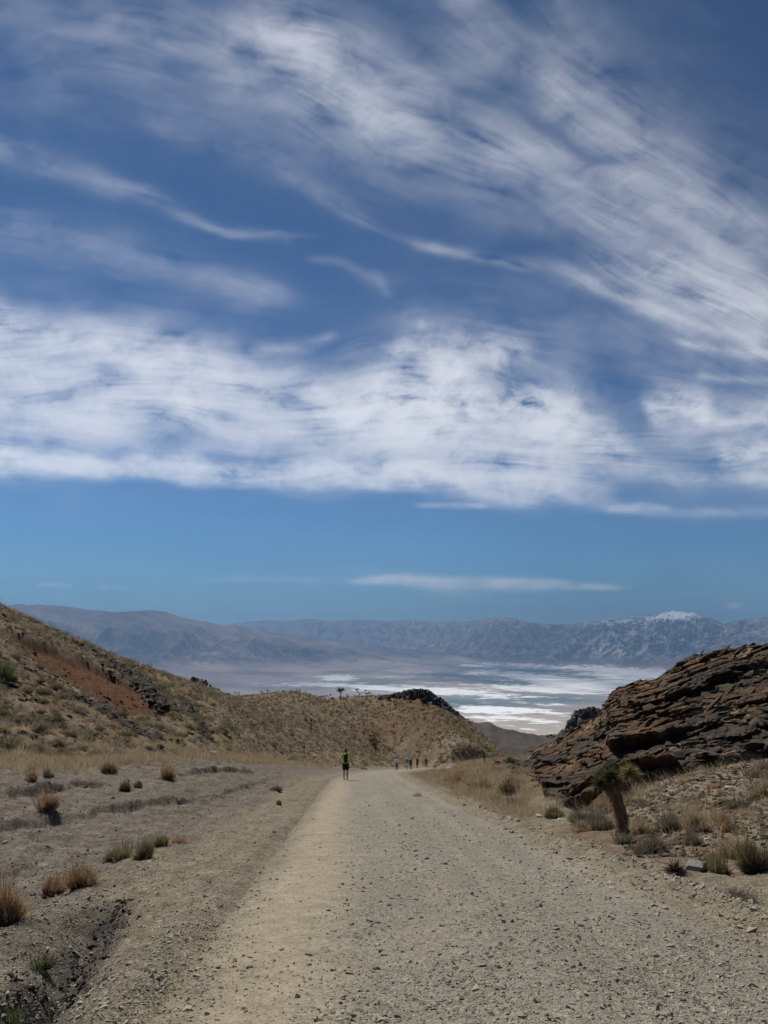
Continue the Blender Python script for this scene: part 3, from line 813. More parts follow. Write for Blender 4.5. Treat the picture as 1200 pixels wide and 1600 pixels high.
# right puffs
add([(1000, 650), (1060, 632), (1120, 650)], [22, 32, 20], 0.75, 60, 230, rag=1.0, ft=0.8)
add([(1090, 655), (1180, 650), (1300, 660)], [18, 24, 30], 0.62, 70, 232, rag=1.0, ft=0.8)
add([(1090, 715), (1180, 705), (1320, 715)], [14, 24, 24], 0.65, 70, 234, rag=1.0, ft=0.8)
add([(1000, 750), (1130, 745), (1300, 760)], [12, 14, 14], 0.35, 90, 236, rag=1.0)
# the great upper right sweep
add([(330, -60), (480, 60), (600, 160), (760, 240), (900, 320), (1050, 410), (1320, 530)], [52, 60, 60, 56, 54, 62, 70], 0.30, 260, 240, rag=0.3)
add([(640, -120), (760, 40), (880, 160), (1010, 290), (1130, 390), (1320, 500)], [36, 40, 46, 60, 72, 80], 0.40, 300, 244, rag=0.2)
add([(860, -120), (900, 60), (970, 190), (1080, 300), (1250, 400)], [60, 52, 44, 48, 50], 0.20, 300, 248, rag=0.2)
add([(900, 380), (1020, 430), (1120, 470), (1320, 520)], [30, 44, 46, 50], 0.55, 200, 250, rag=0.3)
add([(590, 355), (680, 385), (760, 406), (850, 408), (930, 440), (1040, 495), (1300, 560)], [6, 10, 11, 12, 16, 18, 20], 0.38, 160, 252, rag=0.3)
add([(1040, 530), (1120, 545), (1280, 560)], [5, 8, 9], 0.32, 120, 254)
add([(1060, 585), (1150, 592), (1300, 600)], [4, 7, 8], 0.30, 120, 256)
add([(300, 60), (480, 110), (600, 190), (720, 210)], [40, 70, 60, 34], 0.42, 220, 258, rag=0.5)
# left streaks
add([(-200, 170), (0, 232), (130, 272), (250, 318), (350, 358), (450, 376), (520, 370)], [24, 22, 20, 14, 9, 6, 3], 0.36, 230, 260, rag=0.2)
add([(-100, 350), (150, 380), (330, 430), (500, 500)], [26, 34, 30, 14], 0.26, 260, 262, rag=0.9)
add([(200, 180), (400, 240), (520, 310), (640, 380)], [14, 18, 14, 8], 0.22, 200, 264, rag=0.9)
add([(470, 402), (540, 412), (590, 435), (618, 472)], [5, 8, 11, 5], 0.24, 70, 266, rag=0.7)
add([(380, 552), (470, 545), (535, 512)], [14, 14, 6], 0.30, 90, 268, rag=0.5)
add([(-200, 60), (100, 20), (350, 60), (560, 20)], [80, 90, 70, 40], 0.17, 300, 270, rag=0.9)
add([(-200, 130), (300, 150), (700, 250), (1100, 300)], [60, 70, 90, 90], 0.12, 350, 272, rag=0.9)
add([(500, 420), (760, 470), (1000, 560), (1250, 640)], [40, 60, 70, 60], 0.10, 300, 274, rag=1.0)
# near the horizon
add([(520, 909), (640, 908), (720, 912), (850, 914), (1000, 918)], [4, 8, 9, 8, 3], 0.85, 160, 280, edge=1.3, rag=0.5)
add([(620, 905), (700, 926), (770, 934)], [8, 11, 4], 0.3, 90, 282, rag=0.7)
add([(280, 906), (420, 905), (540, 908)], [3, 4, 4], 0.2, 100, 284)
add([(55, 914), (90, 914), (120, 917)], [3, 5, 2], 0.42, 60, 286)
add([(150, 918), (175, 918), (205, 919)], [3, 5, 2], 0.42, 60, 288)
add([(640, 790), (710, 791), (770, 793)], [3, 6, 2], 0.38, 60, 290)
add([(940, 795), (1000, 790), (1060, 794)], [5, 8, 3], 0.3, 60, 292)
add([(900, 790), (1100, 802), (1300, 800)], [8, 9, 12], 0.25, 120, 294)
PXg, PYg = PXg_, PYg_
# broad thin veils
for (cx, cy, rx, ry, rot, kk) in [(760, 170, 420, 130, 30, .30), (1080, 330, 230, 170, 40, .20), (330, 60, 380, 90, 12, .26), (520, 240, 330, 70, 18, .16), (200, 420, 330, 60, 10, .15), (1120, 560, 200, 60, 10, .16),
                                  (900, 700, 300, 70, 8, .28), (1150, 690, 160, 70, 4, .30), (640, 905, 300, 16, 1, .10), (1000, 60, 200, 140, 50, .12), (150, 900, 260, 30, 0, .04)]:
    c_, s_ = math.cos(math.radians(rot)), math.sin(math.radians(rot))
    u = ((PXg - cx) * c_ + (PYg - cy) * s_) / rx; v = (-(PXg - cx) * s_ + (PYg - cy) * c_) / ry
    m = kk * (0.62 if cy < 600 else 0.9) * np.exp(-(u * u + v * v)) ; cl = cl + m
    DIRX += 0.3 * m * c_; DIRY += 0.3 * m * s_
DIRX += 0.02; DIRY += 0.006
tw = 0.55 * fbm(PXg / 210, PYg / 150, 4, 320) + 0.9 * np.clip(RAG, 0, 1) * fbm(PXg / 70, PYg / 50, 3, 321)      # fibres wander, most where the cloud is ragged
th = np.arctan2(DIRY, DIRX) + tw
VX = np.cos(th); VY = np.sin(th)
sx_ = (ncx - 1) / 1720.0; sy_ = (ncy - 1) / 1188.0
gi0 = (PXg + 260) * sx_; gj0 = (968 - PYg) * sy_
def samp(A, gi, gj):
    gi = np.clip(gi, 0, ncx - 1.001); gj = np.clip(gj, 0, ncy - 1.001); i = gi.astype(int); j = gj.astype(int); fi = gi - i; fj = gj - j
    return (A[j, i] * (1 - fi) + A[j, i + 1] * fi) * (1 - fj) + (A[j + 1, i] * (1 - fi) + A[j + 1, i + 1] * fi) * fj
def lic(N, n, step):
    """smear noise along the fibre direction"""
    out = N.copy(); tot = 1.0
    for sg in (1, -1):
        gi, gj = gi0.copy(), gj0.copy()
        for k in range(n):
            ii = np.clip(gi, 0, ncx - 1).astype(int); jj = np.clip(gj, 0, ncy - 1).astype(int)
            gi = gi + sg * VX[jj, ii] * step * sx_; gj = gj - sg * VY[jj, ii] * step * sy_
            w = 0.5 + 0.5 * math.cos(math.pi * (k + 1) / (n + 1)); out = out + w * samp(N, gi, gj); tot += w
    out = out / tot
    return (out - out.mean()) / out.std()
l1 = lic(fbm(PXg / 11, PYg / 11, 3, 330, 0.8), 26, 4.0)      # long fibres
l2 = lic(fbm(PXg / 5, PYg / 4.5, 2, 331, 0.8), 14, 2.2)        # fine fibres
l3 = lic(fbm(PXg / 80, PYg / 55, 5, 332, 0.65), 7, 7.0)      # soft masses
pf = fbm(PXg / 46 + 0.7 * fbm(PXg / 70, PYg / 55, 3, 335), PYg / 26 + 0.5 * fbm(PXg / 60, PYg / 45, 3, 336), 5, 334, 0.6) * 2.2
rg_ = np.clip(RAG * 1.6, 0, 1)
fa = 0.25 + 1.0 * sst(-0.2, 0.5, fbm(PXg / 130, PYg / 90, 3, 340))           # fibres show in some places only
iso = fbm(PXg / 120 + 0.5 * fbm(PXg / 90, PYg / 70, 3, 341), PYg / 70 + 0.5 * fbm(PXg / 80, PYg / 60, 3, 342), 6, 338, 0.6)
tex = (0.062 * l1 * fa + 0.035 * l2 * fa * sst(80, 420, PYg)) * (1 - 0.3 * rg_) + 0.17 * l3 + 0.40 * rg_ * pf + 0.62 * iso
cl = cl * np.clip(0.96 + 1.35 * tex, 0.02, 3.0) 
puff = 1.0 * np.exp(-(((PXg - 1148) / 13) ** 2 + ((PYg - 947) / 5.5) ** 2) ** 1.2) * (0.85 + 0.5 * fbm(PXg / 9, PYg / 5, 3, 300))
cl = np.clip(cl, 0, 4) * lerp(0.72, 1.06, sst(420, 520, PYg)) + puff
dens = lerp(0.72, 0.82, sst(440, 540, PYg)) * (1 - np.exp(-0.95 * cl ** 1.2))
dx, dy, dz = pix_dir(PXg, PYg)
k = CLOUD_H / dz
cx_, cy_ = (dx * k), (dy * k)
cm = bpy.data.materials.new('cirrus_ice_cloud'); cm.use_nodes = True
ct = cm.node_tree; ct.nodes.remove(ct.nodes['Principled BSDF'])
at = ct.nodes.new('ShaderNodeAttribute'); at.attribute_name = 'cover'
tr = ct.nodes.new('ShaderNodeBsdfTransparent'); tl_ = ct.nodes.new('ShaderNodeBsdfTranslucent'); df = ct.nodes.new('ShaderNodeBsdfDiffuse')
tl_.inputs[0].default_value = (0.92, 0.94, 0.97, 1); df.inputs[0].default_value = (0.92, 0.94, 0.97, 1)
m1 = ct.nodes.new('ShaderNodeMixShader'); m1.inputs[0].default_value = 0.15
m2 = ct.nodes.new('ShaderNodeMixShader')
ct.links.new(tl_.outputs[0], m1.inputs[1]); ct.links.new(df.outputs[0], m1.inputs[2])
ct.links.new(at.outputs['Fac'], m2.inputs[0]); ct.links.new(tr.outputs[0], m2.inputs[1]); ct.links.new(m1.outputs[0], m2.inputs[2])
ct.links.new(m2.outputs[0], ct.nodes['Material Output'].inputs['Surface'])
cl = cl * (1 + 0.28 * fbm(PXg / 26 + 0.4 * fbm(PXg / 60, PYg / 60, 2, 311), PYg / 13, 4, 310, 0.62)) + 0.022 * sst(0.1, 0.6, fbm(PXg / 300 , PYg / 110, 4, 313) + 0.2)
edge_ = sst(-255, -180, PXg) * sst(1455, 1380, PXg) * sst(-215, -120, PYg)
clouds = mesh_obj('clouds', np.stack([cx_.ravel(), cy_.ravel(), np.full(cx_.size, CLOUD_H)], 1), grid_faces(ncy, ncx), cm, attrs=dict(cover=(dens * edge_).ravel()))
tag(clouds, 'wispy white cirrus clouds swept across the blue sky', kind='stuff')
# ------------------------------------------------------------------ rock pieces
def hull_template(seed, n=13, flat=0.35, elong=0.7):
    rg = np.random.default_rng(seed)
    p = rg.normal(size=(n, 3)); p /= np.linalg.norm(p, axis=1)[:, None]
    p *= rg.uniform(0.75, 1.0, (n, 1)); p *= (1.0, elong, flat)
    bm = bmesh.new()
    for q in p: bm.verts.new(q)
    res = bmesh.ops.convex_hull(bm, input=bm.verts)
    bmesh.ops.delete(bm, geom=[v for v in bm.verts if not v.link_faces], context='VERTS')
    bm.verts.index_update()
    v = np.array([v.co[:] for v in bm.verts]); f = np.array([[w.index for w in fc.verts] for fc in bm.faces if len(fc.verts) == 3])
    bm.free()
    return v, f
SLABS = [hull_template(100 + i, 14, 0.22 + 0.16 * (i % 4) / 3, 0.55 + 0.1 * (i % 5)) for i in range(14)]
BLOCKS = [hull_template(200 + i, 15, 0.8, 0.8) for i in range(10)]
CHIPS = [hull_template(300 + i, 8, 0.5, 0.75) for i in range(12)]

def rotmats(yaw, tx, ty):
    """rotation: yaw about z, then small tilts"""
    c, s = np.cos(yaw), np.sin(yaw); n = len(yaw)
    Rz = np.zeros((n, 3, 3)); Rz[:, 0, 0] = c; Rz[:, 0, 1] = -s; Rz[:, 1, 0] = s; Rz[:, 1, 1] = c; Rz[:, 2, 2] = 1
    cx, sx = np.cos(tx), np.sin(tx); Rx = np.zeros((n, 3, 3)); Rx[:, 0, 0] = 1; Rx[:, 1, 1] = cx; Rx[:, 1, 2] = -sx; Rx[:, 2, 1] = sx; Rx[:, 2, 2] = cx
    cy, sy = np.cos(ty), np.sin(ty); Ry = np.zeros((n, 3, 3)); Ry[:, 0, 0] = cy; Ry[:, 0, 2] = sy; Ry[:, 1, 1] = 1; Ry[:, 2, 0] = -sy; Ry[:, 2, 2] = cy
    return Ry @ Rx @ Rz

def merged(templates, pos, scale, yaw, tx=None, ty=None, pick=None, tints=None, rg=rng, extra=None):
    """many copies of small templates in one vertex array; template: (verts, tris[, tint])"""
    n = len(pos); scale = np.asarray(scale, float)
    if scale.ndim == 1: scale = np.repeat(scale[:, None], 3, 1)
    if tx is None: tx = np.zeros(n)
    if ty is None: ty = np.zeros(n)
    if pick is None: pick = rg.integers(0, len(templates), n)
    if tints is None: tints = rg.random(n)
    M = rotmats(yaw, tx, ty)
    V, Fs, T, E = [], [], [], []; base = 0
    for k, tp in enumerate(templates):
        idx = np.where(pick == k)[0]
        if not len(idx): continue
        v, f = tp[0], tp[1]
        vv = v[None] * scale[idx][:, None, :]
        vv = np.einsum('nij,nkj->nki', M[idx], vv) + pos[idx][:, None, :]
        V.append(vv.reshape(-1, 3))
        Fs.append((f[None] + (base + np.arange(len(idx)) * len(v))[:, None, None]).reshape(-1, 3))
        if len(tp) > 2: T.append(np.clip(tp[2][None] * 0.75 + tints[idx][:, None] * 0.5 - 0.12, 0, 1).ravel())
        else: T.append(np.repeat(tints[idx], len(v)))
        if extra is not None: E.append(np.repeat(extra[idx], len(v)))
        base += len(idx) * len(v)
    return np.concatenate(V), np.concatenate(Fs), np.concatenate(T), (np.concatenate(E) if extra is not None else None)

def gpos(x, y, dz=0.0):
    return np.stack([x, y, ground_z(x, y) + dz], 1)

# right-hand outcrop: thousands of bedded slabs on the stepped rock face
def sample_az(n, pa, pb, ra, rb, rg=rng):
    a = rg.uniform(az_of(pa), az_of(pb), n); rr = np.sqrt(rg.uniform(ra ** 2, rb ** 2, n))
    return rr * np.sin(a), rr * np.cos(a), a, rr
def rhash(i, j=0, seed=0):
    return (_PERM[(_PERM[(np.asarray(i).astype(np.int64) + 31 * seed) & 511] + (np.asarray(j).astype(np.int64) & 511)) & 511] & 511) / 511.0
def rock_sheet(nc, nr):
    """bedded face: layers stick out by different amounts along a bedding plane that dips to the left"""
    a = np.linspace(az_of(800), az_of(1440), nc); f = np.linspace(-0.25, 1.42, nr)
    ra = np.interp(a, TA[0], TA[1]); rb = np.interp(a, TB[0], TB[1])
    R_ = ra[None] + f[:, None] * (rb - ra)[None]; A_ = np.repeat(a[None], nr, 0)
    x = (R_ * np.sin(A_)).ravel(); y = (R_ * np.cos(A_)).ravel(); A_ = A_.ravel(); R_ = R_.ravel()
    k = rock_mask(x, y, A_, R_)
    z = ground_z(x, y, False, False)
    z = z + k * (0.7 * fbm(x * 0.16, y * 0.16, 4, 41) + 0.5 * (ridged(x * 0.3 + y * 0.15, y * 0.3, 3, 44) - 0.5))
    b = z - 0.30 * x + 0.10 * y + 1.15 * fbm(x * 0.09, y * 0.09, 3, 45) + 0.12 * fbm(x * 0.5, y * 0.5, 3, 46)
    s = x + 0.6 * y
    out = np.zeros_like(x); ed = np.zeros_like(x)
    for T_, A0, L_, sd in ((1.9, 1.9, 5.0, 1), (0.75, 0.95, 2.1, 2), (0.30, 0.36, 0.9, 3), (0.12, 0.12, 0.4, 4)):
        bb = b / T_ + 0.30 * fbm(s * 0.35 / T_, b * 0.1, 2, 60 + sd); i = np.floor(bb); fr = bb - i
        ss = s / L_ + rhash(i, 3, sd) * 7 + 0.3 * noise(b * 2 / T_, s / L_, sd); c_ = np.floor(ss); fs = ss - c_
        h = rhash(i, c_, sd) * 0.65 + rhash(i, 0, sd + 9) * 0.35
        h2 = rhash(i, c_ + 1, sd) * 0.65 + rhash(i, 0, sd + 9) * 0.35
        hv = lerp(h, h2, sst(0.93, 1.0, fs))
        prof = sst(0.0, 0.10, fr) * (1 - 0.35 * fr)            # sharp under-edge, bevelled top
        out += A0 * (hv * prof - 0.35)
    gul = sst(0.80, 0.97, ridged(s * 0.16 + 0.25 * fbm(x * .3, y * .3, 2, 48), b * 0.05, 2, 47))
    soil = sst(0.10, 0.36, fbm(x * 0.16, y * 0.16, 3, 130) + 0.35 * fbm(x * 0.6, y * 0.6, 2, 131))
    out = out * (1 - 0.8 * soil) + 0.10 * fbm(x * 3, y * 3, 3, 132) - 0.1 * soil
    out = out - 0.9 * gul
    rim = sst(0.80, 0.98, R_ / np.interp(A_, TB[0], TB[1]))
    lim = lerp(2.2, 0.8, rim)
    out = np.where(out > 0, lim * np.tanh(out / lim), out)
    d = k * (out + 0.25) - (1 - k) * 0.55
    hx, hz = 0.90, 0.36
    X = x - np.sin(A_) * hx * d - 0.12 * d; Y = y - np.cos(A_) * hx * d; Z = z + hz * d * lerp(1.0, 0.5, rim)
    return X, Y, Z, k, soil, b, (nr, nc)
SX, SY, SZ, SK, SSOIL, SB, (snr, snc) = rock_sheet(950, 760)
ppx, ppy = world_pix(SX, SY, SZ)
def rustf(X, Y, px, py): return sst(-0.05, 0.22, fbm(X * 0.16, Y * 0.16, 3, 98) + 0.9 * np.exp(-((px - 985) / 50) ** 2 - ((py - 1095) / 40) ** 2)) * 0.8
srust = rustf(SX, SY, ppx, ppy)
stint = 0.22 + 0.62 * rhash(np.floor(SB / 0.26), np.floor((SX + 0.6 * SY) / 2.3), 5) * (0.5 + 0.5 * rhash(np.floor(SB / 0.11), 1, 6))
fc = grid_faces(snr, snc); kf = SK[fc].max(1) > 0.02; fc = fc[kf]
cand = np.where((SK > 0.7) & (rng.random(len(SK)) < 0.0085 * (0.4 + 1.2 * SSOIL)))[0]
n = len(cand); sz = np.clip(rng.lognormal(-1.75, 0.65, n), 0.07, 0.55)
P = np.stack([SX[cand], SY[cand], SZ[cand] + sz * 0.03], 1)
V, Fc, T, E = merged(SLABS, P, np.stack([sz * 1.5, sz * 1.0, sz * rng.uniform(0.4, 1.0, n)], 1), rng.normal(0.15, 0.6, n),
                     rng.normal(-0.05, 0.22, n), rng.normal(-0.31, 0.2, n), extra=srust[cand])
SVv = np.stack([SX, SY, SZ], 1)
o = mesh_obj('rock_outcrop', np.concatenate([SVv, V]), [fc, Fc + len(SVv)], M_ROCK,
             attrs=dict(tint=np.concatenate([stint, T * 0.8]), rust=np.concatenate([srust, E]), soil=np.concatenate([SSOIL * 0.9, np.zeros(len(V))])))
tag(o, 'large dark layered rock outcrop rising to the right of the road', 'rock outcrop')
print('slabs', n)

# dark slabs breaking out of the left hillside
def slab_band(pts, width, n, smax, name, label, mat=M_DARKROCK, rmin=40, rust=0.0):
    W = poly_world(pts, rmin=rmin)
    t = rng.uniform(0, len(W) - 1, n); i = np.minimum(t.astype(int), len(W) - 2); f = (t - i)[:, None]
    p = W[i] * (1 - f) + W[i + 1] * f
    d = np.hypot(p[:, 0], p[:, 1]) / F
    p = p + rng.normal(0, 1, (n, 2)) * width * d[:, None]
    s = np.clip(rng.lognormal(-1.45, 0.5, n), 0.1, smax)
    P = gpos(p[:, 0], p[:, 1]); P[:, 2] += s * 0.05
    V, Fc, T, E = merged(SLABS, P, s, rng.uniform(0, 6.28, n), rng.normal(0.1, 0.3, n), rng.normal(0.35, 0.25, n), extra=np.full(n, rust))
    o = mesh_obj(name, V, Fc, mat, attrs=dict(tint=T * 0.8, rust=E))
    tag(o, label, kind='stuff')
slab_band([(55, 972), (110, 1003), (170, 1032), (215, 1055), (245, 1085), (265, 1108)], 10, 2600, 0.8, 'rock_ledge', 'long dark ledge of broken rock above the orange scar on the left hillside')
slab_band([(100, 1084), (150, 1104), (200, 1135), (238, 1155)], 6, 700, 0.6, 'rock_ledge', 'thin dark line of rocks below the orange scar on the left hillside')
slab_band([(140, 1018), (200, 1030), (250, 1055)], 7, 500, 0.7, 'rock_ledge', 'dark rocks just under the crest of the left hillside')
slab_band([(285, 1090), (305, 1120), (325, 1158)], 5, 400, 0.6, 'rock_ledge', 'narrow band of dark rocks running down the lower left hillside')
slab_band([(168, 1040), (215, 1062), (250, 1090), (268, 1110)], 7, 900, 1.0, 'rock_ledge', 'thick black overhanging ledge at the lower end of the orange scar')
slab_band([(800, 1190), (830, 1200), (870, 1215), (920, 1238)], 16, 900, 0.6, 'rock_ledge', 'broken brown rocks spilling down the left foot of the big outcrop', rmin=20, rust=0.25)

def crag(name, label, prof, depth, thick, n, s0, s1, seed, drop=3.0):
    """jagged crest: prof = [(px, py)], forward distance, pieces fill from the crest down into the ground"""
    rg = np.random.default_rng(seed); pr = np.array(prof, float)
    u = rg.uniform(pr[0, 0], pr[-1, 0], n); D = np.interp(u, [pr[0, 0], pr[-1, 0]], depth) if isinstance(depth, tuple) else np.full(n, depth)
    D = D + rg.normal(0, thick, n)
    top = np.interp(u, pr[:, 0], pr[:, 1])
    dx, dy, dz = pix_dir(u, top); k = D / dy
    s = np.clip(rg.lognormal(math.log(s0), 0.45, n), s0 * 0.4, s1)
    X, Y, Z = dx * k, dy * k, dz * k
    g = ground_z(X, Y)
    q = rg.random(n) ** 1.4
    zz = Z - s * 0.75 - q * np.clip(np.minimum(Z - g + 0.5, drop), 0.3, None)
    V, Fc, T, E = merged(BLOCKS, np.stack([X, Y, zz], 1), np.stack([s * 0.8, s * 0.8, s * rg.uniform(0.8, 1.3, n)], 1), rg.uniform(0, 6.28, n), rg.normal(0, .3, n), rg.normal(0, .3, n), extra=np.zeros(n) + 0.2, rg=rg)
    o = mesh_obj(name, V, Fc, M_GREY, attrs=dict(tint=T, rust=E))
    tag(o, label, 'crag')
crag('crag', 'jagged dark grey crag along the crest of the middle hill', [(583, 1090), (600, 1085), (615, 1083), (628, 1080), (640, 1076), (655, 1075), (668, 1076), (678, 1083), (690, 1090), (704, 1102), (716, 1113), (730, 1124), (744, 1137)], (250, 226), 2.0, 620, 0.85, 2.0, 5, 2.2)
crag('crag', 'small dark rock patch on the orange slope of the middle hill', [(650, 1122), (662, 1123), (672, 1128), (680, 1140)], (236, 228), 1.5, 70, 0.7, 1.4, 6, 1.0)
crag('crag', 'upright grey crag behind the foot of the right outcrop', [(879, 1150), (884, 1136), (891, 1122), (899, 1108), (910, 1105), (922, 1103), (935, 1104), (950, 1106)], 120, 2.0, 620, 0.8, 1.9, 7, 14.0)
crag('crag', 'small dark grey knob behind the crest of the left hillside', [(280, 1068), (292, 1062), (303, 1057), (314, 1058), (324, 1064), (336, 1076)], 165, 1.5, 130, 0.7, 1.5, 8, 5.0)
crag('crag', 'low dark knob on the far brown ridge beyond the valley mouth', [(750, 1131), (760, 1128), (768, 1131), (776, 1138)], 500, 3.0, 60, 1.6, 2.6, 9, 3.0)
crag('crag', 'tiny dark knob at the right end of the far brown ridge', [(853, 1148), (860, 1146), (867, 1149)], 500, 2.0, 26, 1.2, 2.0, 10, 2.0)

# ------------------------------------------------------------------ gravel and stones
def road_point(px, py):
    """random image-uniform points on the sloping plane near the road"""
    x, y, z = pix_dir(px, py)
    s = 1.6 / (-(z / y) - 0.1425)
    return x / y * s, s
n = 85000
u = rng.uniform(-60, 1260, n); v = 1222 + 430 * rng.random(n) ** 0.75
gx1, gy1 = road_point(u, v)
la1 = road_dist(gx1, gy1); rr1 = np.hypot(gx1, gy1)
onr = np.abs(la1) < 2.5
tanstrip = np.exp(-((la1 + 1.7) / 0.6) ** 2)
prob = np.where(la1 < -3.9, 1.0, 0.55); prob = np.where(onr, 0.75 * (1 - 0.85 * tanstrip), prob)
prob = prob * np.clip(0.6 + 0.9 * fbm(gx1 * 0.9, gy1 * 0.5, 3, 140), 0.08, 1) + 0.7 * np.exp(-((la1 - 2.75) / 0.30) ** 2) + 0.35 * np.exp(-((la1 + 2.7) / 0.25) ** 2) + 0.3 * np.exp(-((la1 - 1.4) / 0.5) ** 2)
kp = (rng.random(n) < prob) & (rr1 < 55) & (gy1 > 3)
gx1, gy1, la1, rr1 = gx1[kp], gy1[kp], la1[kp], rr1[kp]; onr = np.abs(la1) < 2.45
s1 = np.clip(rng.lognormal(math.log(0.0125), 0.55, len(gx1)), 0.004, 0.06) * np.clip(rr1 / 9, 0.9, 2.6) ** 0.6
s1 = s1 * np.where(np.abs(la1 - 2.75) < 0.45, 1.5, 1.0)
z1 = np.where(onr, road_surf_z(gx1, gy1, la1), ground_z(gx1, gy1))
for nm_, sel, mt, lb in (('road_gravel', (la1 > -4.6), M_STONE, 'loose pale gravel strewn over the road and its edges'), ('wash_gravel', (la1 <= -4.6), M_WASHSTONE, 'dark gravel of the dry wash left of the road')):
    m = int(sel.sum())
    V, Fc, T, E = merged(CHIPS, np.stack([gx1[sel], gy1[sel], z1[sel] + s1[sel] * 0.02], 1), s1[sel], rng.uniform(0, 6.28, m), rng.normal(0, .3, m), rng.normal(0, .3, m), tints=0.30 + 0.5 * rng.beta(2, 2, m), extra=(rng.random(m) < 0.02) * 0.8)
    o = mesh_obj(nm_, V, Fc, mt, attrs=dict(tint=T, rust=E)); tag(o, lb, kind='stuff')
# stony litter over the left hillside, dark clods in the ditch
n = 16000
a = rng.uniform(az_of(-200), az_of(620), n); ra = np.interp(a, TA[0], TA[1]); rb = np.interp(a, TB[0], TB[1])
rr = np.sqrt(rng.uniform((ra * 1.02) ** 2, (rb * 1.02) ** 2)); x = rr * np.sin(a); y = rr * np.cos(a)
kp = (rng.random(n) < np.clip(0.35 + 1.0 * fbm(x * 0.09 + y * 0.03, y * 0.09, 3, 141), 0.04, 1)) & (np.abs(road_dist(x, y)) > 4.5); x, y = x[kp], y[kp]
s = np.clip(rng.lognormal(math.log(0.15), 0.5, len(x)), 0.07, 0.6)
V, Fc, T, E = merged(SLABS, gpos(x, y, 0.02), s, rng.uniform(0, 6.28, len(x)), rng.normal(0, .3, len(x)), rng.normal(.25, .3, len(x)), extra=(rng.random(len(x)) < .35) * .7)
o = mesh_obj('hillside_rubble', V, Fc, M_ROCK, attrs=dict(tint=T, rust=E)); tag(o, 'brown stones strewn over the left hillside', kind='stuff')
yy = rng.uniform(4.2, 9.2, 900); xx = np.interp(yy, cl_y, cl_x) - 3.30 - 0.13 * (yy - 5.6) + rng.normal(0, 0.15, 900)
s = np.clip(rng.lognormal(math.log(0.02), 0.5, 900), 0.01, 0.07)
V, Fc, T, E = merged(CHIPS, gpos(xx, yy, 0.004), s, rng.uniform(0, 6.28, 900), rng.normal(0, .4, 900), rng.normal(0, .4, 900), extra=np.zeros(900))
o = mesh_obj('ditch_clods', V, Fc, M_DARKROCK, attrs=dict(tint=T, rust=E)); tag(o, 'dark clods and grit lying in the ditch left of the road', kind='stuff')
# rubble on the scree below the outcrop and on the right verge
x, y, a, rr = sample_az(9000, 960, 1400, 13, 32)
kp = (rng.random(9000) < (1 - rock_mask(x, y, a, rr)) * 0.9); x, y = x[kp], y[kp]
s = np.clip(rng.lognormal(math.log(0.045), 0.55, len(x)), 0.02, 0.28)
V, Fc, T, E = merged(SLABS, gpos(x, y, 0.01), s, rng.uniform(0, 6.28, len(x)), rng.normal(0, .3, len(x)), rng.normal(-.2, .3, len(x)), extra=(rng.random(len(x)) < .3) * .6)
o = mesh_obj('scree_rubble', V, Fc, M_ROCK, attrs=dict(tint=np.clip(T * 0.6 + 0.5, 0, 1), rust=E)); tag(o, 'brown scree rubble below the right outcrop', kind='stuff')

def place_stone(px, py, wpx, mat, label, group=None, tmpl=None, yaw=None, flat=1.0, seed=0):
    p = hit1(px, py)
    la = float(road_dist(np.array([p[0]]), np.array([p[1]]))[0])
    if abs(la) < 2.4: p[2] = float(road_surf_z(np.array([p[0]]), np.array([p[1]]), np.array([la]))[0])
    d = p[1]; s = wpx * d / F / 2
    v, f = hull_template(500 + seed, 22, 0.5 * flat, 0.75)
    rg = np.random.default_rng(seed)
    v = v * s
    tint = np.repeat(0.35 + 0.4 * rg.random(), len(v))
    o = mesh_obj('boulder' if s > 0.22 else 'stone', v, f, mat, attrs=dict(tint=tint, rust=tint * 0))
    o.location = (p[0], p[1], p[2] + s * 0.16 * flat); o.rotation_euler = (0, 0, rg.uniform(0, 6.28) if yaw is None else yaw)
    tag(o, label, 'boulder' if s > 0.22 else 'stone', group)
    return o
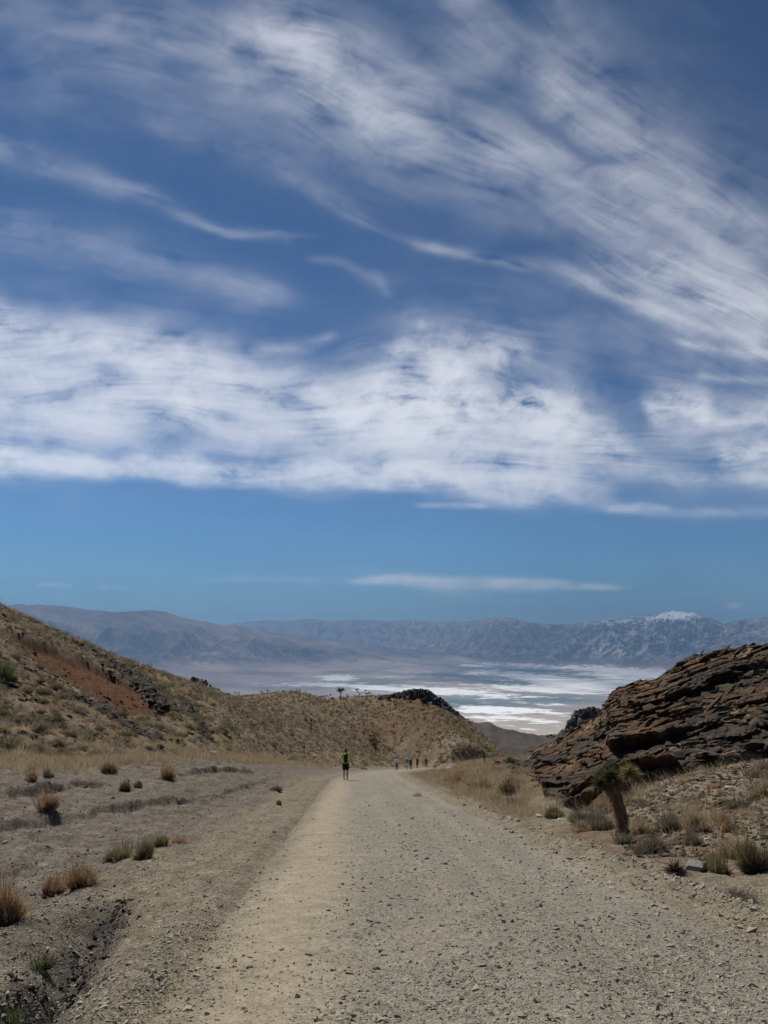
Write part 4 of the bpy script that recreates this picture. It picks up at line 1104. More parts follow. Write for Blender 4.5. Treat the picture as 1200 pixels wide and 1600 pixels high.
sp_ = [(292, 1588, 20, M_PALE, 'pale angular stone at the left edge of the road in the nearest foreground'),
       (250, 1442, 15, M_STONE, 'flat grey stone on the shoulder right of the dark ditch'),
       (651, 1413, 11, M_STONE, 'dark lone stone in the middle of the road'),
       (921, 1413, 10, M_STONE, 'small dark stone right of the lone mid-road stone'),
       (66, 1354, 24, M_WASHSTONE, 'flat grey slab stone in the wash between the straw bushes'),
       (8, 1319, 15, M_PALE, 'pale stone at the left rim of the wash'),
       (106, 1398, 20, M_WASHSTONE, 'grey stone at the foot of the rust coloured bush'),
       (335, 1529, 8, M_PALE, 'small pale stone beside the left wheel track'),
       (342, 1526, 7, M_PALE, 'smaller pale stone touching its neighbour by the left wheel track'),
       (142, 1494, 7, M_PALE, 'tiny white stone in the dark ditch'),
       (75, 1483, 7, M_PALE, 'tiny white stone on the left bank of the ditch'),
       (120, 1416, 6, M_PALE, 'tiny white stone between rust bush and ditch'),
       (704, 1204, 22, M_PALE, 'low pale boulder beside the road where it bends right'),
       (1089, 1358, 42, M_WASHSTONE, 'rounded grey boulder beside the dead yucca on the right verge'),
       (842, 1278, 14, M_PALE, 'pale stone on the right verge below the round olive bush'),
       (875, 1283, 12, M_PALE, 'pale stone on the right verge under the outcrop'),
       (332, 1179, 17, M_PALE, 'flat whitish rock in straw grass at the left hill foot'),
       (361, 1181, 12, M_PALE, 'square whitish rock at the foot of the left hill'),
       (492, 1182, 8, M_PALE, 'small whitish rock near the foot of the left hill behind the yellow shirted walker'),
       (1141, 1232, 20, M_PALE, 'pinkish tilted slab on the scree below the outcrop'),
       (1125, 1212, 18, M_WASHSTONE, 'grey slab on the scree near the top edge'),
       (1104, 1314, 10, M_PALE, 'pale stone among the right verge bushes'),
       (955, 1388, 22, M_STONE, 'flat stone in the gravel line at the right edge of the road'),
       (957, 1396, 14, M_PALE, 'pale stone just below the flat stone at the right road edge'),
       (916, 1371, 14, M_STONE, 'grey stone at the right road edge above the gravel line'),
       (1012, 1394, 14, M_STONE, 'tan stone right of the gravel line'),
       (1166, 1588, 10, M_PALE, 'pale stone in the lower right foreground'),
       (1100, 1590, 12, M_STONE, 'grey stone near the bottom right of the road'),
       (812, 1232, 14, M_ROCK, 'dark brown stone in the grass left of the outcrop foot')]
for i, q in enumerate(sp_):
    place_stone(*q, seed=i, flat=0.6 if 'flat' in q[4] or 'slab' in q[4] else 1.0)
pr2 = np.random.default_rng(44)
edge_px = [(820, 1325), (838, 1332), (852, 1342), (868, 1338), (880, 1352), (890, 1347), (902, 1362), (925, 1382), (940, 1377), (972, 1402), (985, 1412), (1003, 1408), (1022, 1424), (1040, 1430), (1062, 1440), (1090, 1452),
           (812, 1312), (800, 1306), (790, 1300), (1118, 1470), (1150, 1490), (965, 1412), (1045, 1450)]
for i, (a_, b_) in enumerate(edge_px):
    place_stone(a_, b_, pr2.uniform(7, 13), M_STONE, 'fist sized grey stone in the loose row along the right road edge', 'grey stones along the right road edge', seed=60 + i)
for i in range(34):
    a_, b_ = pr2.uniform(380, 1150), pr2.uniform(1330, 1590)
    place_stone(a_, b_, pr2.uniform(4, 8), M_STONE, 'small loose stone on the gravel surface of the road', 'small stones scattered on the road', seed=100 + i)
for i in range(22):
    a_, b_ = pr2.uniform(5, 320), pr2.uniform(1330, 1580)
    place_stone(a_, b_, pr2.uniform(5, 9), M_WASHSTONE, 'small grey stone on the rough ground left of the road', 'small stones left of the road', seed=150 + i)

# ------------------------------------------------------------------ vegetation
V_STRAW = veg('straw_grass', (0.22, 0.165, 0.098), (0.45, 0.355, 0.225), (0.62, 0.52, 0.355))
V_RUST = veg('rusty_dry_bush', (0.20, 0.125, 0.07), (0.42, 0.28, 0.165), (0.60, 0.44, 0.28))
V_OLIVE = veg('olive_scrub', (0.062, 0.054, 0.030), (0.165, 0.140, 0.080), (0.35, 0.295, 0.175))
V_GREY = veg('grey_sage', (0.10, 0.085, 0.062), (0.23, 0.20, 0.15), (0.37, 0.33, 0.25))
V_OLSTRAW = veg('olive_straw_scrub', (0.10, 0.085, 0.045), (0.26, 0.215, 0.125), (0.44, 0.365, 0.22))
V_JOSHUA = veg('joshua_leaves', (0.035, 0.038, 0.020), (0.080, 0.082, 0.042), (0.17, 0.16, 0.09))
V_GREEN = veg('green_shrub', (0.04, 0.055, 0.022), (0.10, 0.125, 0.055), (0.19, 0.21, 0.10))
V_DARK = veg('dead_dark_leaves', (0.03, 0.024, 0.018), (0.07, 0.055, 0.04), (0.13, 0.10, 0.07))
V_DEADLEAF = veg('hanging_dead_leaves', (0.16, 0.11, 0.07), (0.40, 0.285, 0.18), (0.60, 0.45, 0.30))
V_YELLOW = veg('yellow_green_leaves', (0.12, 0.11, 0.04), (0.26, 0.22, 0.09), (0.38, 0.32, 0.15))
M_BARK = plain('grey_bark', (0.10, 0.085, 0.065), 0.95, 0.4, 20, 0.5)

def blades(base, tip, width, rg, bend=0.25, seg=2, tint=None):
    """ribbons from base to tip (n,3) each, tapering, sagging a little"""
    n = len(base); d = tip - base; L = np.linalg.norm(d, axis=1, keepdims=True)
    side = np.cross(d, rg.normal(size=(n, 3))); side /= np.linalg.norm(side, axis=1, keepdims=True) + 1e-9
    sag = rg.normal(0, 1, (n, 3)) * L * bend * 0.4; sag[:, 2] = np.abs(sag[:, 2]) * 0.4
    w = (np.ones(n) * width)[:, None]
    ts = np.linspace(0, 1, seg + 1); rowsV = []
    for t in ts[:-1]:
        c = base + d * t + sag * (4 * t * (1 - t)); ww = w * (1 - 0.55 * t)
        rowsV += [c - side * ww, c + side * ww]
    rowsV.append(tip)
    V = np.stack(rowsV, 1)                     # n, 2*seg+1, 3
    f = []
    for s_ in range(seg - 1): f += [[2 * s_, 2 * s_ + 1, 2 * s_ + 3], [2 * s_, 2 * s_ + 3, 2 * s_ + 2]]
    f.append([2 * seg - 2, 2 * seg - 1, 2 * seg])
    f = np.array(f); K = 2 * seg + 1
    Fc = (f[None] + (np.arange(n) * K)[:, None, None]).reshape(-1, 3)
    if tint is None: tint = rg.random(n)
    return V.reshape(-1, 3), Fc, np.repeat(tint, K)

def join(parts):
    V, Fc, T = [], [], []; b = 0
    for v, f, t in parts: V.append(v); Fc.append(f + b); T.append(t); b += len(v)
    return np.concatenate(V), np.concatenate(Fc), np.concatenate(T)

def grass_tuft(seed, n=24, h=0.42, spread=0.10, lean=0.35, w=0.006):
    rg = np.random.default_rng(seed)
    b = np.concatenate([rg.normal(0, spread, (n, 2)), np.full((n, 1), -0.02)], 1)
    a = rg.uniform(0, 6.28, n); l = np.abs(rg.normal(0, lean, n)) * h; hh = h * rg.uniform(0.5, 1.1, n)
    tip = b + np.stack([np.cos(a) * l, np.sin(a) * l, hh], 1)
    return blades(b, tip, w, rg, 0.15, 1 if n < 40 else 2, np.clip(0.5 + rg.normal(0, .25, n), 0, 1))

def dome_bush(seed, n=300, R=0.5, H=0.4, w=0.004, leaf=0.0, nleaf=0, seg=2, clump=0.5, spiky=0.0):
    """round desert shrub: stems from the root crown fan out to an uneven dome; optional small leaves"""
    rg = np.random.default_rng(seed)
    a = rg.uniform(0, 6.2832, n); e = np.arcsin(np.clip(rg.uniform(0.02, 1, n) ** 0.8, 0, 1))
    lob = 1 + clump * 0.35 * np.sin(a * 3 + seed) * np.cos(e * 3 + seed * 1.7) + clump * 0.25 * np.sin(a * 7 + seed * 2.3 + e * 4)
    q8 = rg.normal(size=(7, 2)); wgt = np.ones(n)
    for j8 in range(7):                              # bald spots and tufts
        dd8 = (a - (j8 * 0.9 + q8[j8, 0])) % 6.2832; dd8 = np.minimum(dd8, 6.2832 - dd8)
        wgt = wgt * (1 + 0.35 * clump * np.sign(q8[j8, 1]) * np.exp(-(dd8 / 0.35) ** 2 - ((e - 0.6 - 0.3 * q8[j8, 1]) / 0.4) ** 2))
    k = lob * wgt * rg.uniform(0.40, 1.0, n) ** 0.6 * (1 + spiky * rg.random(n) ** 4)
    tip = np.stack([R * np.cos(a) * np.cos(e) * k, R * np.sin(a) * np.cos(e) * k, 0.03 * H + H * np.sin(e) * k], 1)
    frac = rg.uniform(0.0, 0.55, n)[:, None]
    base = tip * frac * np.array([0.8, 0.8, 0.6]) + np.concatenate([rg.normal(0, R * 0.10, (n, 2)), np.full((n, 1), -0.02)], 1)
    tint = np.clip(0.45 + 0.3 * rg.normal(size=n) + 0.25 * (k - 0.8), 0, 1)
    out = [blades(base, tip, w, rg, 0.3, seg, tint)]
    if nleaf:
        i = rg.integers(0, n, nleaf); c = tip[i] * rg.uniform(0.8, 1.03, (nleaf, 1)) + rg.normal(0, R * 0.04, (nleaf, 3))
        d = rg.normal(size=(nleaf, 3)); d /= np.linalg.norm(d, axis=1, keepdims=True)
        out.append(blades(c, c + d * leaf * rg.uniform(0.6, 1.3, (nleaf, 1)), leaf * 0.3, rg, 0.1, 1, np.clip(tint[i] + rg.normal(0, .2, nleaf), 0, 1)))
    return join(out)

def bush_mix(seed, n, R, H, w, leaf, nleaf, clump, spiky):
    """an uneven shrub: a few unequal mounds grown together, with dead twigs sticking out"""
    rg = np.random.default_rng(seed + 5000); k = int(rg.integers(3, 6)); parts = []
    for i in range(k):
        q = rg.uniform(0.42, 0.78); a = rg.uniform(0, 6.28); off = R * (1 - q) * rg.uniform(0.5, 1.1)
        v, f, t = dome_bush(seed * 7 + i, int(n * q * q * 1.2) + 20, R * q, H * rg.uniform(0.5, 1.05) * q ** 0.3, w, leaf, int(nleaf * q * q), 2, clump, spiky)
        parts.append((v + np.array([math.cos(a) * off, math.sin(a) * off, 0]), f, np.clip(t + rg.normal(0, 0.10), 0, 1)))
    m = max(6, n // 60); a = rg.uniform(0, 6.28, m); b0 = np.stack([np.cos(a), np.sin(a), np.zeros(m)], 1) * R * rg.uniform(0, .5, (m, 1))
    parts.append(blades(b0, b0 * 1.9 + np.array([0, 0, 1]) * H * rg.uniform(0.5, 1.35, (m, 1)), w * 1.6, rg, 0.5, 3, rg.uniform(0, .35, m)))
    return join(parts)

# low detail versions for the carpets
T_GRASS = [grass_tuft(i, 20, 0.40, 0.10, 0.4, 0.009) for i in range(5)]
T_SCRUB = [dome_bush(20 + i, 46, 0.5, 0.42, 0.014, 0.09, 40, 1, 0.8) for i in range(6)]
T_FAR = [dome_bush(30 + i, 10, 0.5, 0.42, 0.05, 0.28, 16, 1, 0.8) for i in range(4)]

def carpet(name, label, tmpl, x, y, s, mat, zs=1.0, sink=0.0):
    P = gpos(x, y, sink)
    n = len(x)
    V, Fc, T, _ = merged(tmpl, P, np.stack([s, s, s * zs * rng.uniform(0.8, 1.2, n)], 1), rng.uniform(0, 6.28, n), rng.normal(0, .06, n), rng.normal(0, .06, n))
    o = mesh_obj(name, V, Fc, mat, attrs=dict(tint=T)); tag(o, label, kind='stuff')
    return o

def in_scar(x, y): return poly_soft(x, y, SCARP1, 0.5, 94, 1.4, 0.25) > 0.15
# ---- left hillside scrub (r between foot and ridge and a little beyond)
n = 15000
a = rng.uniform(az_of(-240), az_of(640), n); ra = np.interp(a, TA[0], TA[1]); rb = np.interp(a, TB[0], TB[1])
rr = np.sqrt(rng.uniform((ra * 0.98) ** 2, (rb * 1.08) ** 2)); x = rr * np.sin(a); y = rr * np.cos(a)
f = (rr - ra) / (rb - ra); dens_ = np.clip(0.55 + 0.8 * fbm(x * 0.12, y * 0.12, 3, 150), 0.05, 1)
kp = (rng.random(n) < dens_) & ~in_scar(x, y) & (np.abs(road_dist(x, y)) > 4.5); x, y, rr, f = x[kp], y[kp], rr[kp], f[kp]
s = np.clip(rng.lognormal(math.log(0.62), 0.38, len(x)), 0.25, 1.6)
kind_ = np.where(rng.random(len(x)) < 0.50, 0, np.where(rng.random(len(x)) < 0.36, 1, 2))      # 0 olive, 1 straw-grey, 2 grey
HX, HY, HS, HK, HR = [x], [y], [s], [kind_], [rr]
# ---- right verge brush between the shoulder and the outcrop
n = 2600
x = rng.uniform(2, 34, n); y = rng.uniform(6, 70, n); az_ = np.arctan2(x, y); rr = np.hypot(x, y)
la_ = road_dist(x, y); ra = np.interp(az_, TA[0], TA[1])
den = sst(4.9, 6.2, la_) * sst(1.25, 0.85, rr / ra) * (1 - 0.95 * rock_mask(x, y, az_, rr)) * np.clip(0.55 + 0.9 * fbm(x * 0.3, y * 0.3, 2, 152), 0.05, 1)
den = np.where(az_ < az_of(815), sst(3.6, 5, la_) * (rr < 80) * 0.95, den)
scr_ = (az_ > az_of(990)) & (rr / ra > 0.72); den = np.where(scr_, den * 0.25, den)
kp = rng.random(n) < den; x, y, rr = x[kp], y[kp], rr[kp]
s = np.clip(rng.lognormal(math.log(0.55), 0.35, len(x)), 0.25, 1.1)
k3 = np.where(rng.random(len(x)) < 0.22, 0, np.where(rng.random(len(x)) < 0.62, 1, 2))
HX.append(x); HY.append(y); HS.append(s); HK.append(k3); HR.append(rr)
HX, HY, HS, HK, HR = map(np.concatenate, (HX, HY, HS, HK, HR))
# the 230 that show largest are bushes of their own
shape = lambda k, i: bush_mix(700 + 10 * k + i, 720, 0.5, (0.34, 0.40, 0.36)[k], 0.0045, 0.035, (420, 60, 260)[k], 1.0, 0.35)
HV = [[mesh_obj('scrub_bush', *shape(k, i)[:2], (V_OLIVE, V_STRAW, V_GREY)[k], attrs=dict(tint=shape(k, i)[2])) for i in range(4)] for k in range(3)]
hu, hv = world_pix(HX, HY, ground_z(HX, HY)); seen = (hu > -8) & (hu < 1208)          # only what the picture shows
big = np.argsort(-(HS / HR) * seen)[:230]
def where_(i, right):
    z = float(ground_z(np.array([HX[i]]), np.array([HY[i]]))[0]); u_, v_ = world_pix(HX[i], HY[i], z)
    if right:
        return ('on the grassy berm by the pale boulder' if u_ < 740 else 'on the grassy berm before the outcrop' if u_ < 830 else 'at the foot of the outcrop left of the joshua tree' if u_ < 960 else
                'beside the joshua tree trunk' if u_ < 1015 else 'right of the joshua tree below the scree' if u_ < 1075 else ('just above the rounded boulder' if v_ > 1280 else 'on the scree above the rounded boulder') if u_ < 1130 else
                'in the lower brush near the right edge' if v_ > 1300 else 'in the upper brush near the right edge')
    if v_ > 1165: return 'in straw grass at the left hill foot' + (' near the edge' if u_ < 130 else ' below the dark ledges' if u_ < 300 else ' towards the road')
    if u_ < 60: return 'high on the left hillside near the edge'
    if v_ < 1110: return 'beside the orange scar on the left hillside' if u_ < 280 else 'near the crest right of the orange scar'
    return 'on the left hillside below the orange scar' if u_ < 280 else 'on the left hillside right of the orange scar'
NAMES = ('olive', 'straw', 'grey')
protoc = [[0] * 4 for _ in range(3)]
for i in big:
    k = int(HK[i]); j = int(rng.integers(0, 4)); pr_ = HV[k][j]
    o = pr_ if not protoc[k][j] else pr_.copy()
    if protoc[k][j]: COL.objects.link(o)
    protoc[k][j] = 1
    z = float(ground_z(np.array([HX[i]]), np.array([HY[i]]))[0])
    o.location = (HX[i], HY[i], z - 0.02); o.rotation_euler = (0, 0, rng.uniform(0, 6.28)); q = float(HS[i]); o.scale = (q, q, q * rng.uniform(0.8, 1.15))
    right = HX[i] > 2
    tag(o, '%s%s scrub bush %s' % ('' if HS[i] < 0.8 else ('big ' if HS[i] < 1.15 else 'huge '), NAMES[k], where_(i, right)), 'bush',
        '%s scrub bushes %s' % (NAMES[k], 'right of the road' if right else 'on the left hillside'))
for k in range(3):
    for j in range(4):
        if not protoc[k][j]: bpy.data.objects.remove(HV[k][j])
rest = np.ones(len(HX), bool); rest[big] = False
for k, mt, nm_ in ((0, V_OLIVE, 'olive'), (1, V_STRAW, 'straw coloured'), (2, V_GREY, 'grey')):
    m = rest & (HK == k)
    carpet('hillside_scrub', 'many small %s scrub bushes covering the left hillside' % nm_, T_SCRUB, HX[m], HY[m], HS[m], mt)
# ---- grass on the left hill, dense straw band at its foot
n = 26000
a = rng.uniform(az_of(-240), az_of(600), n); ra = np.interp(a, TA[0], TA[1]); rb = np.interp(a, TB[0], TB[1])
rr = np.sqrt(rng.uniform((ra * 0.86) ** 2, rb ** 2)); x = rr * np.sin(a); y = rr * np.cos(a)
f = (rr - ra) / (rb - ra); g = np.clip(0.25 + 0.9 * fbm(x * 0.10, y * 0.10, 3, 160), 0.03, 1)
kp = (rng.random(n) < g * 0.12) & ~in_scar(x, y) & (np.abs(road_dist(x, y)) > 4.5)
x1, y1 = x[kp], y[kp]
n = 15000
a = rng.uniform(az_of(-240), az_of(520), n); ra = np.interp(a, TA[0], TA[1])
rr = ra * (0.965 + rng.normal(0.0, 0.06, n)); x = rr * np.sin(a); y = rr * np.cos(a)
kp = (rng.random(n) < np.clip(0.35 + 1.6 * fbm(x * 0.16, y * 0.16, 3, 162), 0, 1)) & (road_dist(x, y) < -5.0)
x2, y2 = x[kp], y[kp]
carpet('dry_grass', 'straw coloured dry grass on the left hillside and along its foot', T_GRASS, np.concatenate([x1, x2]), np.concatenate([y1, y2]),
       np.concatenate([rng.uniform(0.6, 1.1, len(x1)), rng.uniform(0.5, 1.15, len(x2))]), V_STRAW)
# ---- straw on the right berm and verge
n = 30000
x = rng.uniform(2, 30, n); y = rng.uniform(8, 82, n); az_ = np.arctan2(x, y); rr = np.hypot(x, y); la_ = road_dist(x, y); ra = np.interp(az_, TA[0], TA[1])
den = 1.5 * sst(4.4, 5.8, la_) * sst(1.5, 0.8, rr / ra) * (1 - 0.97 * rock_mask(x, y, az_, rr)) * np.clip(0.3 + 1.1 * fbm(x * 0.25, y * 0.25, 2, 164), 0.03, 1)
den = np.where((az_ < az_of(825)) & (rr < 84), sst(3.2, 4.4, la_) * np.clip(0.7 + 0.8 * fbm(x * .3, y * .3, 2, 165), 0.1, 1), den)
scr_ = (az_ > az_of(990)) & (rr / ra > 0.70); den = np.where(scr_, den * 0.12, den)
kp = rng.random(n) < den
carpet('dry_grass', 'dry straw grass on the verge right of the road', [grass_tuft(60 + i, 30, 0.30, 0.14, 0.7, 0.0045) for i in range(5)], x[kp], y[kp], rng.uniform(0.6, 1.35, int(kp.sum())), V_STRAW)
# ---- middle hill and far ridge scrub
n = 26000
a = rng.uniform(az_of(330), az_of(840), n); rd_ = np.interp(a, TD[0], TD[1]); rr = np.sqrt(rng.uniform(118 ** 2, (rd_ * 1.04) ** 2)); x = rr * np.sin(a); y = rr * np.cos(a)
kp = (np.abs(road_dist(x, y)) > 4.5) & ((rr > 165) | (a > az_of(674))) & (rng.random(n) < np.clip(0.5 + 0.9 * fbm(x * 0.05, y * 0.05, 3, 170), 0.05, 1)); x, y = x[kp], y[kp]
s = np.clip(rng.lognormal(math.log(0.75), 0.35, len(x)), 0.35, 1.8); q = rng.random(len(x))
carpet('middle_hill_scrub', 'dark olive scrub dotted over the middle hill', T_FAR, x[q < .55], y[q < .55], s[q < .55], V_OLIVE)
carpet('middle_hill_scrub', 'pale straw scrub dotted over the middle hill', T_FAR, x[q >= .55], y[q >= .55], s[q >= .55] * 0.9, V_STRAW)
# ---- bushes that stand out, one by one  (px, py of the base, width px, height px, kind, label)
def lone_bush(px, py, wpx, hpx, mat, label, seed, n=1500, name='bush', leaf=0.0, nleaf=0, w=0.0028, clump=0.7, spiky=0.25):
    p = hit1(px, py, rmin=3.2); d = p[1]; R_ = wpx * d / F / 2; H_ = hpx * d / F * 0.88
    v, f, t_ = bush_mix(seed, n, R_, H_, max(w, d * 0.00022), leaf, nleaf, clump, spiky)
    o = mesh_obj(name, v, f, mat, attrs=dict(tint=t_)); o.location = (p[0], p[1], p[2] - 0.01)
    tag(o, label, 'bush'); return o
LB = [(70, 1270, 54, 34, V_RUST, 'rounded straw orange bush alone in the wash near the left edge', 1),
      (188, 1344, 58, 40, V_OLSTRAW, 'wide olive bush with dark base, left of two joined in the wash', 2),
      (222, 1342, 44, 36, V_OLSTRAW, 'olive and straw right half of the pair of joined bushes', 3),
      (248, 1324, 38, 24, V_OLSTRAW, 'small round olive bush just behind the joined pair', 4),
      (122, 1388, 62, 44, V_RUST, 'rust coloured bush beside a dark stone in the lower left wash', 5),
      (88, 1396, 46, 34, V_RUST, 'rust coloured bush leaning left of its larger twin', 6),
      (-6, 1450, 92, 92, V_RUST, 'big rust brown bush cut by the left edge of the picture', 7),
      (280, 1318, 34, 16, V_RUST, 'sparse low orange weed right of the olive bushes', 8),
      (45, 1222, 30, 24, V_RUST, 'brown bush on the left bank of the wash', 9),
      (74, 1216, 26, 16, V_GREY, 'grey bush beside the brown bush on the left bank', 10),
      (195, 1236, 22, 22, V_OLIVE, 'small dark olive bush in the middle of the wash', 11),
      (216, 1232, 16, 12, V_OLIVE, 'tiny olive bush right of the dark olive one', 12),
      (170, 1210, 34, 16, V_OLIVE, 'low olive bush above the small green bush', 13),
      (262, 1218, 40, 28, V_RUST, 'brown bush on the bank end left of the dark undercut', 14),
      (103, 1196, 26, 14, V_OLIVE, 'dark olive bush in the straw band', 15),
      (138, 1192, 16, 14, V_OLIVE, 'upright olive bush in the straw band', 16),
      (248, 1170, 24, 13, V_STRAW, 'bright straw tuft bush at the foot of the left hill', 17),
      (432, 1236, 22, 10, V_OLIVE, 'low olive plant beside the left road edge', 18),
      (435, 1258, 12, 8, V_OLIVE, 'tiny olive plant on the left shoulder', 19),
      (4, 1066, 56, 34, V_GREEN, 'dark green juniper like shrub on the left hillside at the picture edge', 20),
      (865, 1280, 40, 24, V_OLSTRAW, 'round olive bush at the foot of the outcrop, left of the joshua tree', 21),
      (920, 1286, 74, 30, V_GREY, 'wide greyish green brush just left of the joshua tree', 22),
      (1012, 1334, 72, 38, V_GREY, 'pale grey brush right below the joshua tree', 23),
      (1050, 1296, 60, 36, V_GREY, 'dull grey brown brush right of the joshua tree trunk', 24),
      (1095, 1300, 66, 42, V_STRAW, 'golden straw brush on the right verge', 25),
      (1132, 1298, 50, 40, V_RUST, 'reddish straw brush on the right verge', 26),
      (1183, 1362, 72, 56, V_OLIVE, 'large dark olive bush at the right edge of the picture', 27),
      (1122, 1364, 60, 42, V_OLSTRAW, 'spiky olive bush beside the rounded boulder', 28),
      (1085, 1322, 40, 20, V_GREY, 'small dark grey bush above the boulder', 29),
      (1150, 1404, 90, 20, V_GREY, 'low grey twiggy brush at the bottom of the right verge', 30),
      (1190, 1250, 50, 42, V_STRAW, 'golden brush at the right edge below the scree', 31),
      (1150, 1340, 60, 40, V_STRAW, 'pale straw brush in front of the large olive bush', 32),
      (62, 1514, 52, 30, V_GREEN, 'sparse green weed on the left bank of the ditch', 33),
      (14, 1600, 70, 30, V_GREEN, 'sparse green weed at the lower left corner', 34),
      (650, 1246, 26, 12, V_RUST, 'small dead weed at the right road edge', 35),
      (755, 1236, 60, 28, V_STRAW, 'straw coloured bush on the berm right of the road', 36),
      (715, 1226, 50, 20, V_RUST, 'low brown bush on the berm near the pale boulder', 37),
      (795, 1244, 40, 26, V_OLIVE, 'dark olive bush at the right end of the berm', 38),
      (1030, 1094, 34, 14, V_STRAW, 'straw tuft high on the rock outcrop', 39),
      (942, 1298, 56, 38, V_GREY, 'grey green brush against the left side of the joshua tree trunk', 41),
      (1006, 1304, 52, 36, V_STRAW, 'straw brush against the right side of the joshua tree trunk', 42),
      (972, 1318, 56, 24, V_GREY, 'low grey brush in front of the joshua tree trunk', 43),
      (905, 1300, 44, 22, V_STRAW, 'low straw brush between the round olive bush and the joshua tree', 44),
      (1172, 1020, 60, 9, V_STRAW, 'fringe of straw grass on the top edge of the outcrop', 40)]
for (px, py, w_, h_, mt, lb, sd) in LB:
    sparse = 'weed' in lb or 'twiggy' in lb
    lone_bush(px, py, w_, h_, mt, lb, 900 + sd, n=260 if sparse else (2800 if w_ > 35 else 1300), leaf=0.022, nleaf=0 if mt in (V_RUST, V_STRAW, V_OLSTRAW) else (160 if sparse else 500))

# dead yucca on the verge
def spike_ball(seed, n, R_, zlo, w, droop=0.0):
    rg = np.random.default_rng(seed)
    d = rg.normal(size=(n, 3)); d /= np.linalg.norm(d, axis=1, keepdims=True); d[:, 2] = np.where(d[:, 2] < zlo, -d[:, 2] * 0.6 + zlo, d[:, 2])
    tip = d * R_ * rg.uniform(0.75, 1.05, (n, 1)); tip[:, 2] -= droop * R_ * rg.random(n)
    return blades(d * R_ * 0.08, tip, w, rg, 0.08, 2, np.clip(0.5 + 0.25 * rg.normal(size=n), 0, 1))
p = hit1(1056, 1366)
d = p[1]; v, f, t_ = spike_ball(51, 240, 25 * d / F, -0.1, 0.007, 0.5)
o = mesh_obj('dead_yucca', v, f, V_DARK, attrs=dict(tint=t_)); o.location = p + np.array([0, 0, 0.04]); tag(o, 'dark collapsed dead yucca beside the rounded boulder', 'yucca')
p = hit1(797, 1200, rmin=20); d = p[1]
v, f, t_ = spike_ball(52, 160, 13 * d / F, -0.05, 0.02, 0.0)
o = mesh_obj('yucca', v, f, V_GREEN, attrs=dict(tint=t_)); o.location = p + np.array([0, 0, 0.35]); tag(o, 'bright green spiky yucca at the right end of the grassy berm', 'yucca')

# ------------------------------------------------------------------ joshua trees
def tube(pts, rad, ns=8, cap=True):
    pts = np.array(pts, float); n = len(pts); V = []
    up = np.array([0.31, 0.17, 0.93])
    for i in range(n):
        d = pts[min(i + 1, n - 1)] - pts[max(i - 1, 0)]; d /= np.linalg.norm(d) + 1e-9
        a_ = np.cross(d, up if abs(d @ up) < 0.95 else np.array([1.0, 0, 0])); a_ /= np.linalg.norm(a_); b_ = np.cross(d, a_)
        th = np.linspace(0, 2 * math.pi, ns, endpoint=False)
        V.append(pts[i] + rad[i] * (np.cos(th)[:, None] * a_ + np.sin(th)[:, None] * b_))
    V = np.concatenate(V + [pts[-1:]]); Fc = []
    for i in range(n - 1):
        for j in range(ns):
            a0 = i * ns + j; a1 = i * ns + (j + 1) % ns
            Fc += [[a0, a1, a1 + ns], [a0, a1 + ns, a0 + ns]]
    t0 = (n - 1) * ns
    for j in range(ns): Fc.append([t0 + j, t0 + (j + 1) % ns, n * ns])
    return V, np.array(Fc)

def joshua(px, py, hpx, label, seed, branches=4, spread=0.45, head=0.30, rmin=20, near=False, group=None, leafn=70, mat=None):
    rg = np.random.default_rng(seed)
    p = hit1(px, py, rmin=rmin); d = p[1]; H_ = hpx * d / F
    root = empty('joshua_tree', p); tag(root, label, 'joshua tree', group)
    tv, tf, b = [], [], 0; heads = []
    fork = H_ * rg.uniform(0.35, 0.5) if branches > 1 else H_ * 0.82
    trunk = [(0, 0, -0.2), (0.02 * H_, 0, fork * 0.5), (rg.normal(0, 0.03) * H_, 0, fork)]
    v, f = tube(trunk, [0.055 * H_, 0.045 * H_, 0.04 * H_], 8); tv.append(v); tf.append(f + b); b += len(v)
    for i in range(branches):
        a_ = i * 6.283 / max(branches, 1) + rg.uniform(-.5, .5); q = spread * H_ * rg.uniform(0.5, 1.0) * (branches > 1)
        top = np.array([math.cos(a_) * q, math.sin(a_) * q * 0.8, H_ * rg.uniform(0.66, 0.90)])
        s_ = np.array(trunk[-1]); mid = s_ + (top - s_) * np.array([0.65, 0.65, 0.35])
        v, f = tube([s_, mid, top], [0.036 * H_, 0.032 * H_, 0.03 * H_], 6); tv.append(v); tf.append(f + b); b += len(v)
        heads.append(top)
    mesh_obj('trunk', np.concatenate(tv), np.concatenate(tf), M_BARK, root, smooth=True)
    for h in heads:
        v, f, t_ = spike_ball(int(rg.integers(1e6)), leafn, head * H_ * rg.uniform(0.8, 1.15), -0.35, max(0.012, 0.00022 * d), 0.15)
        mesh_obj('leaf_rosette', v + h, f, mat or V_JOSHUA, root, attrs=dict(tint=t_))
    return root
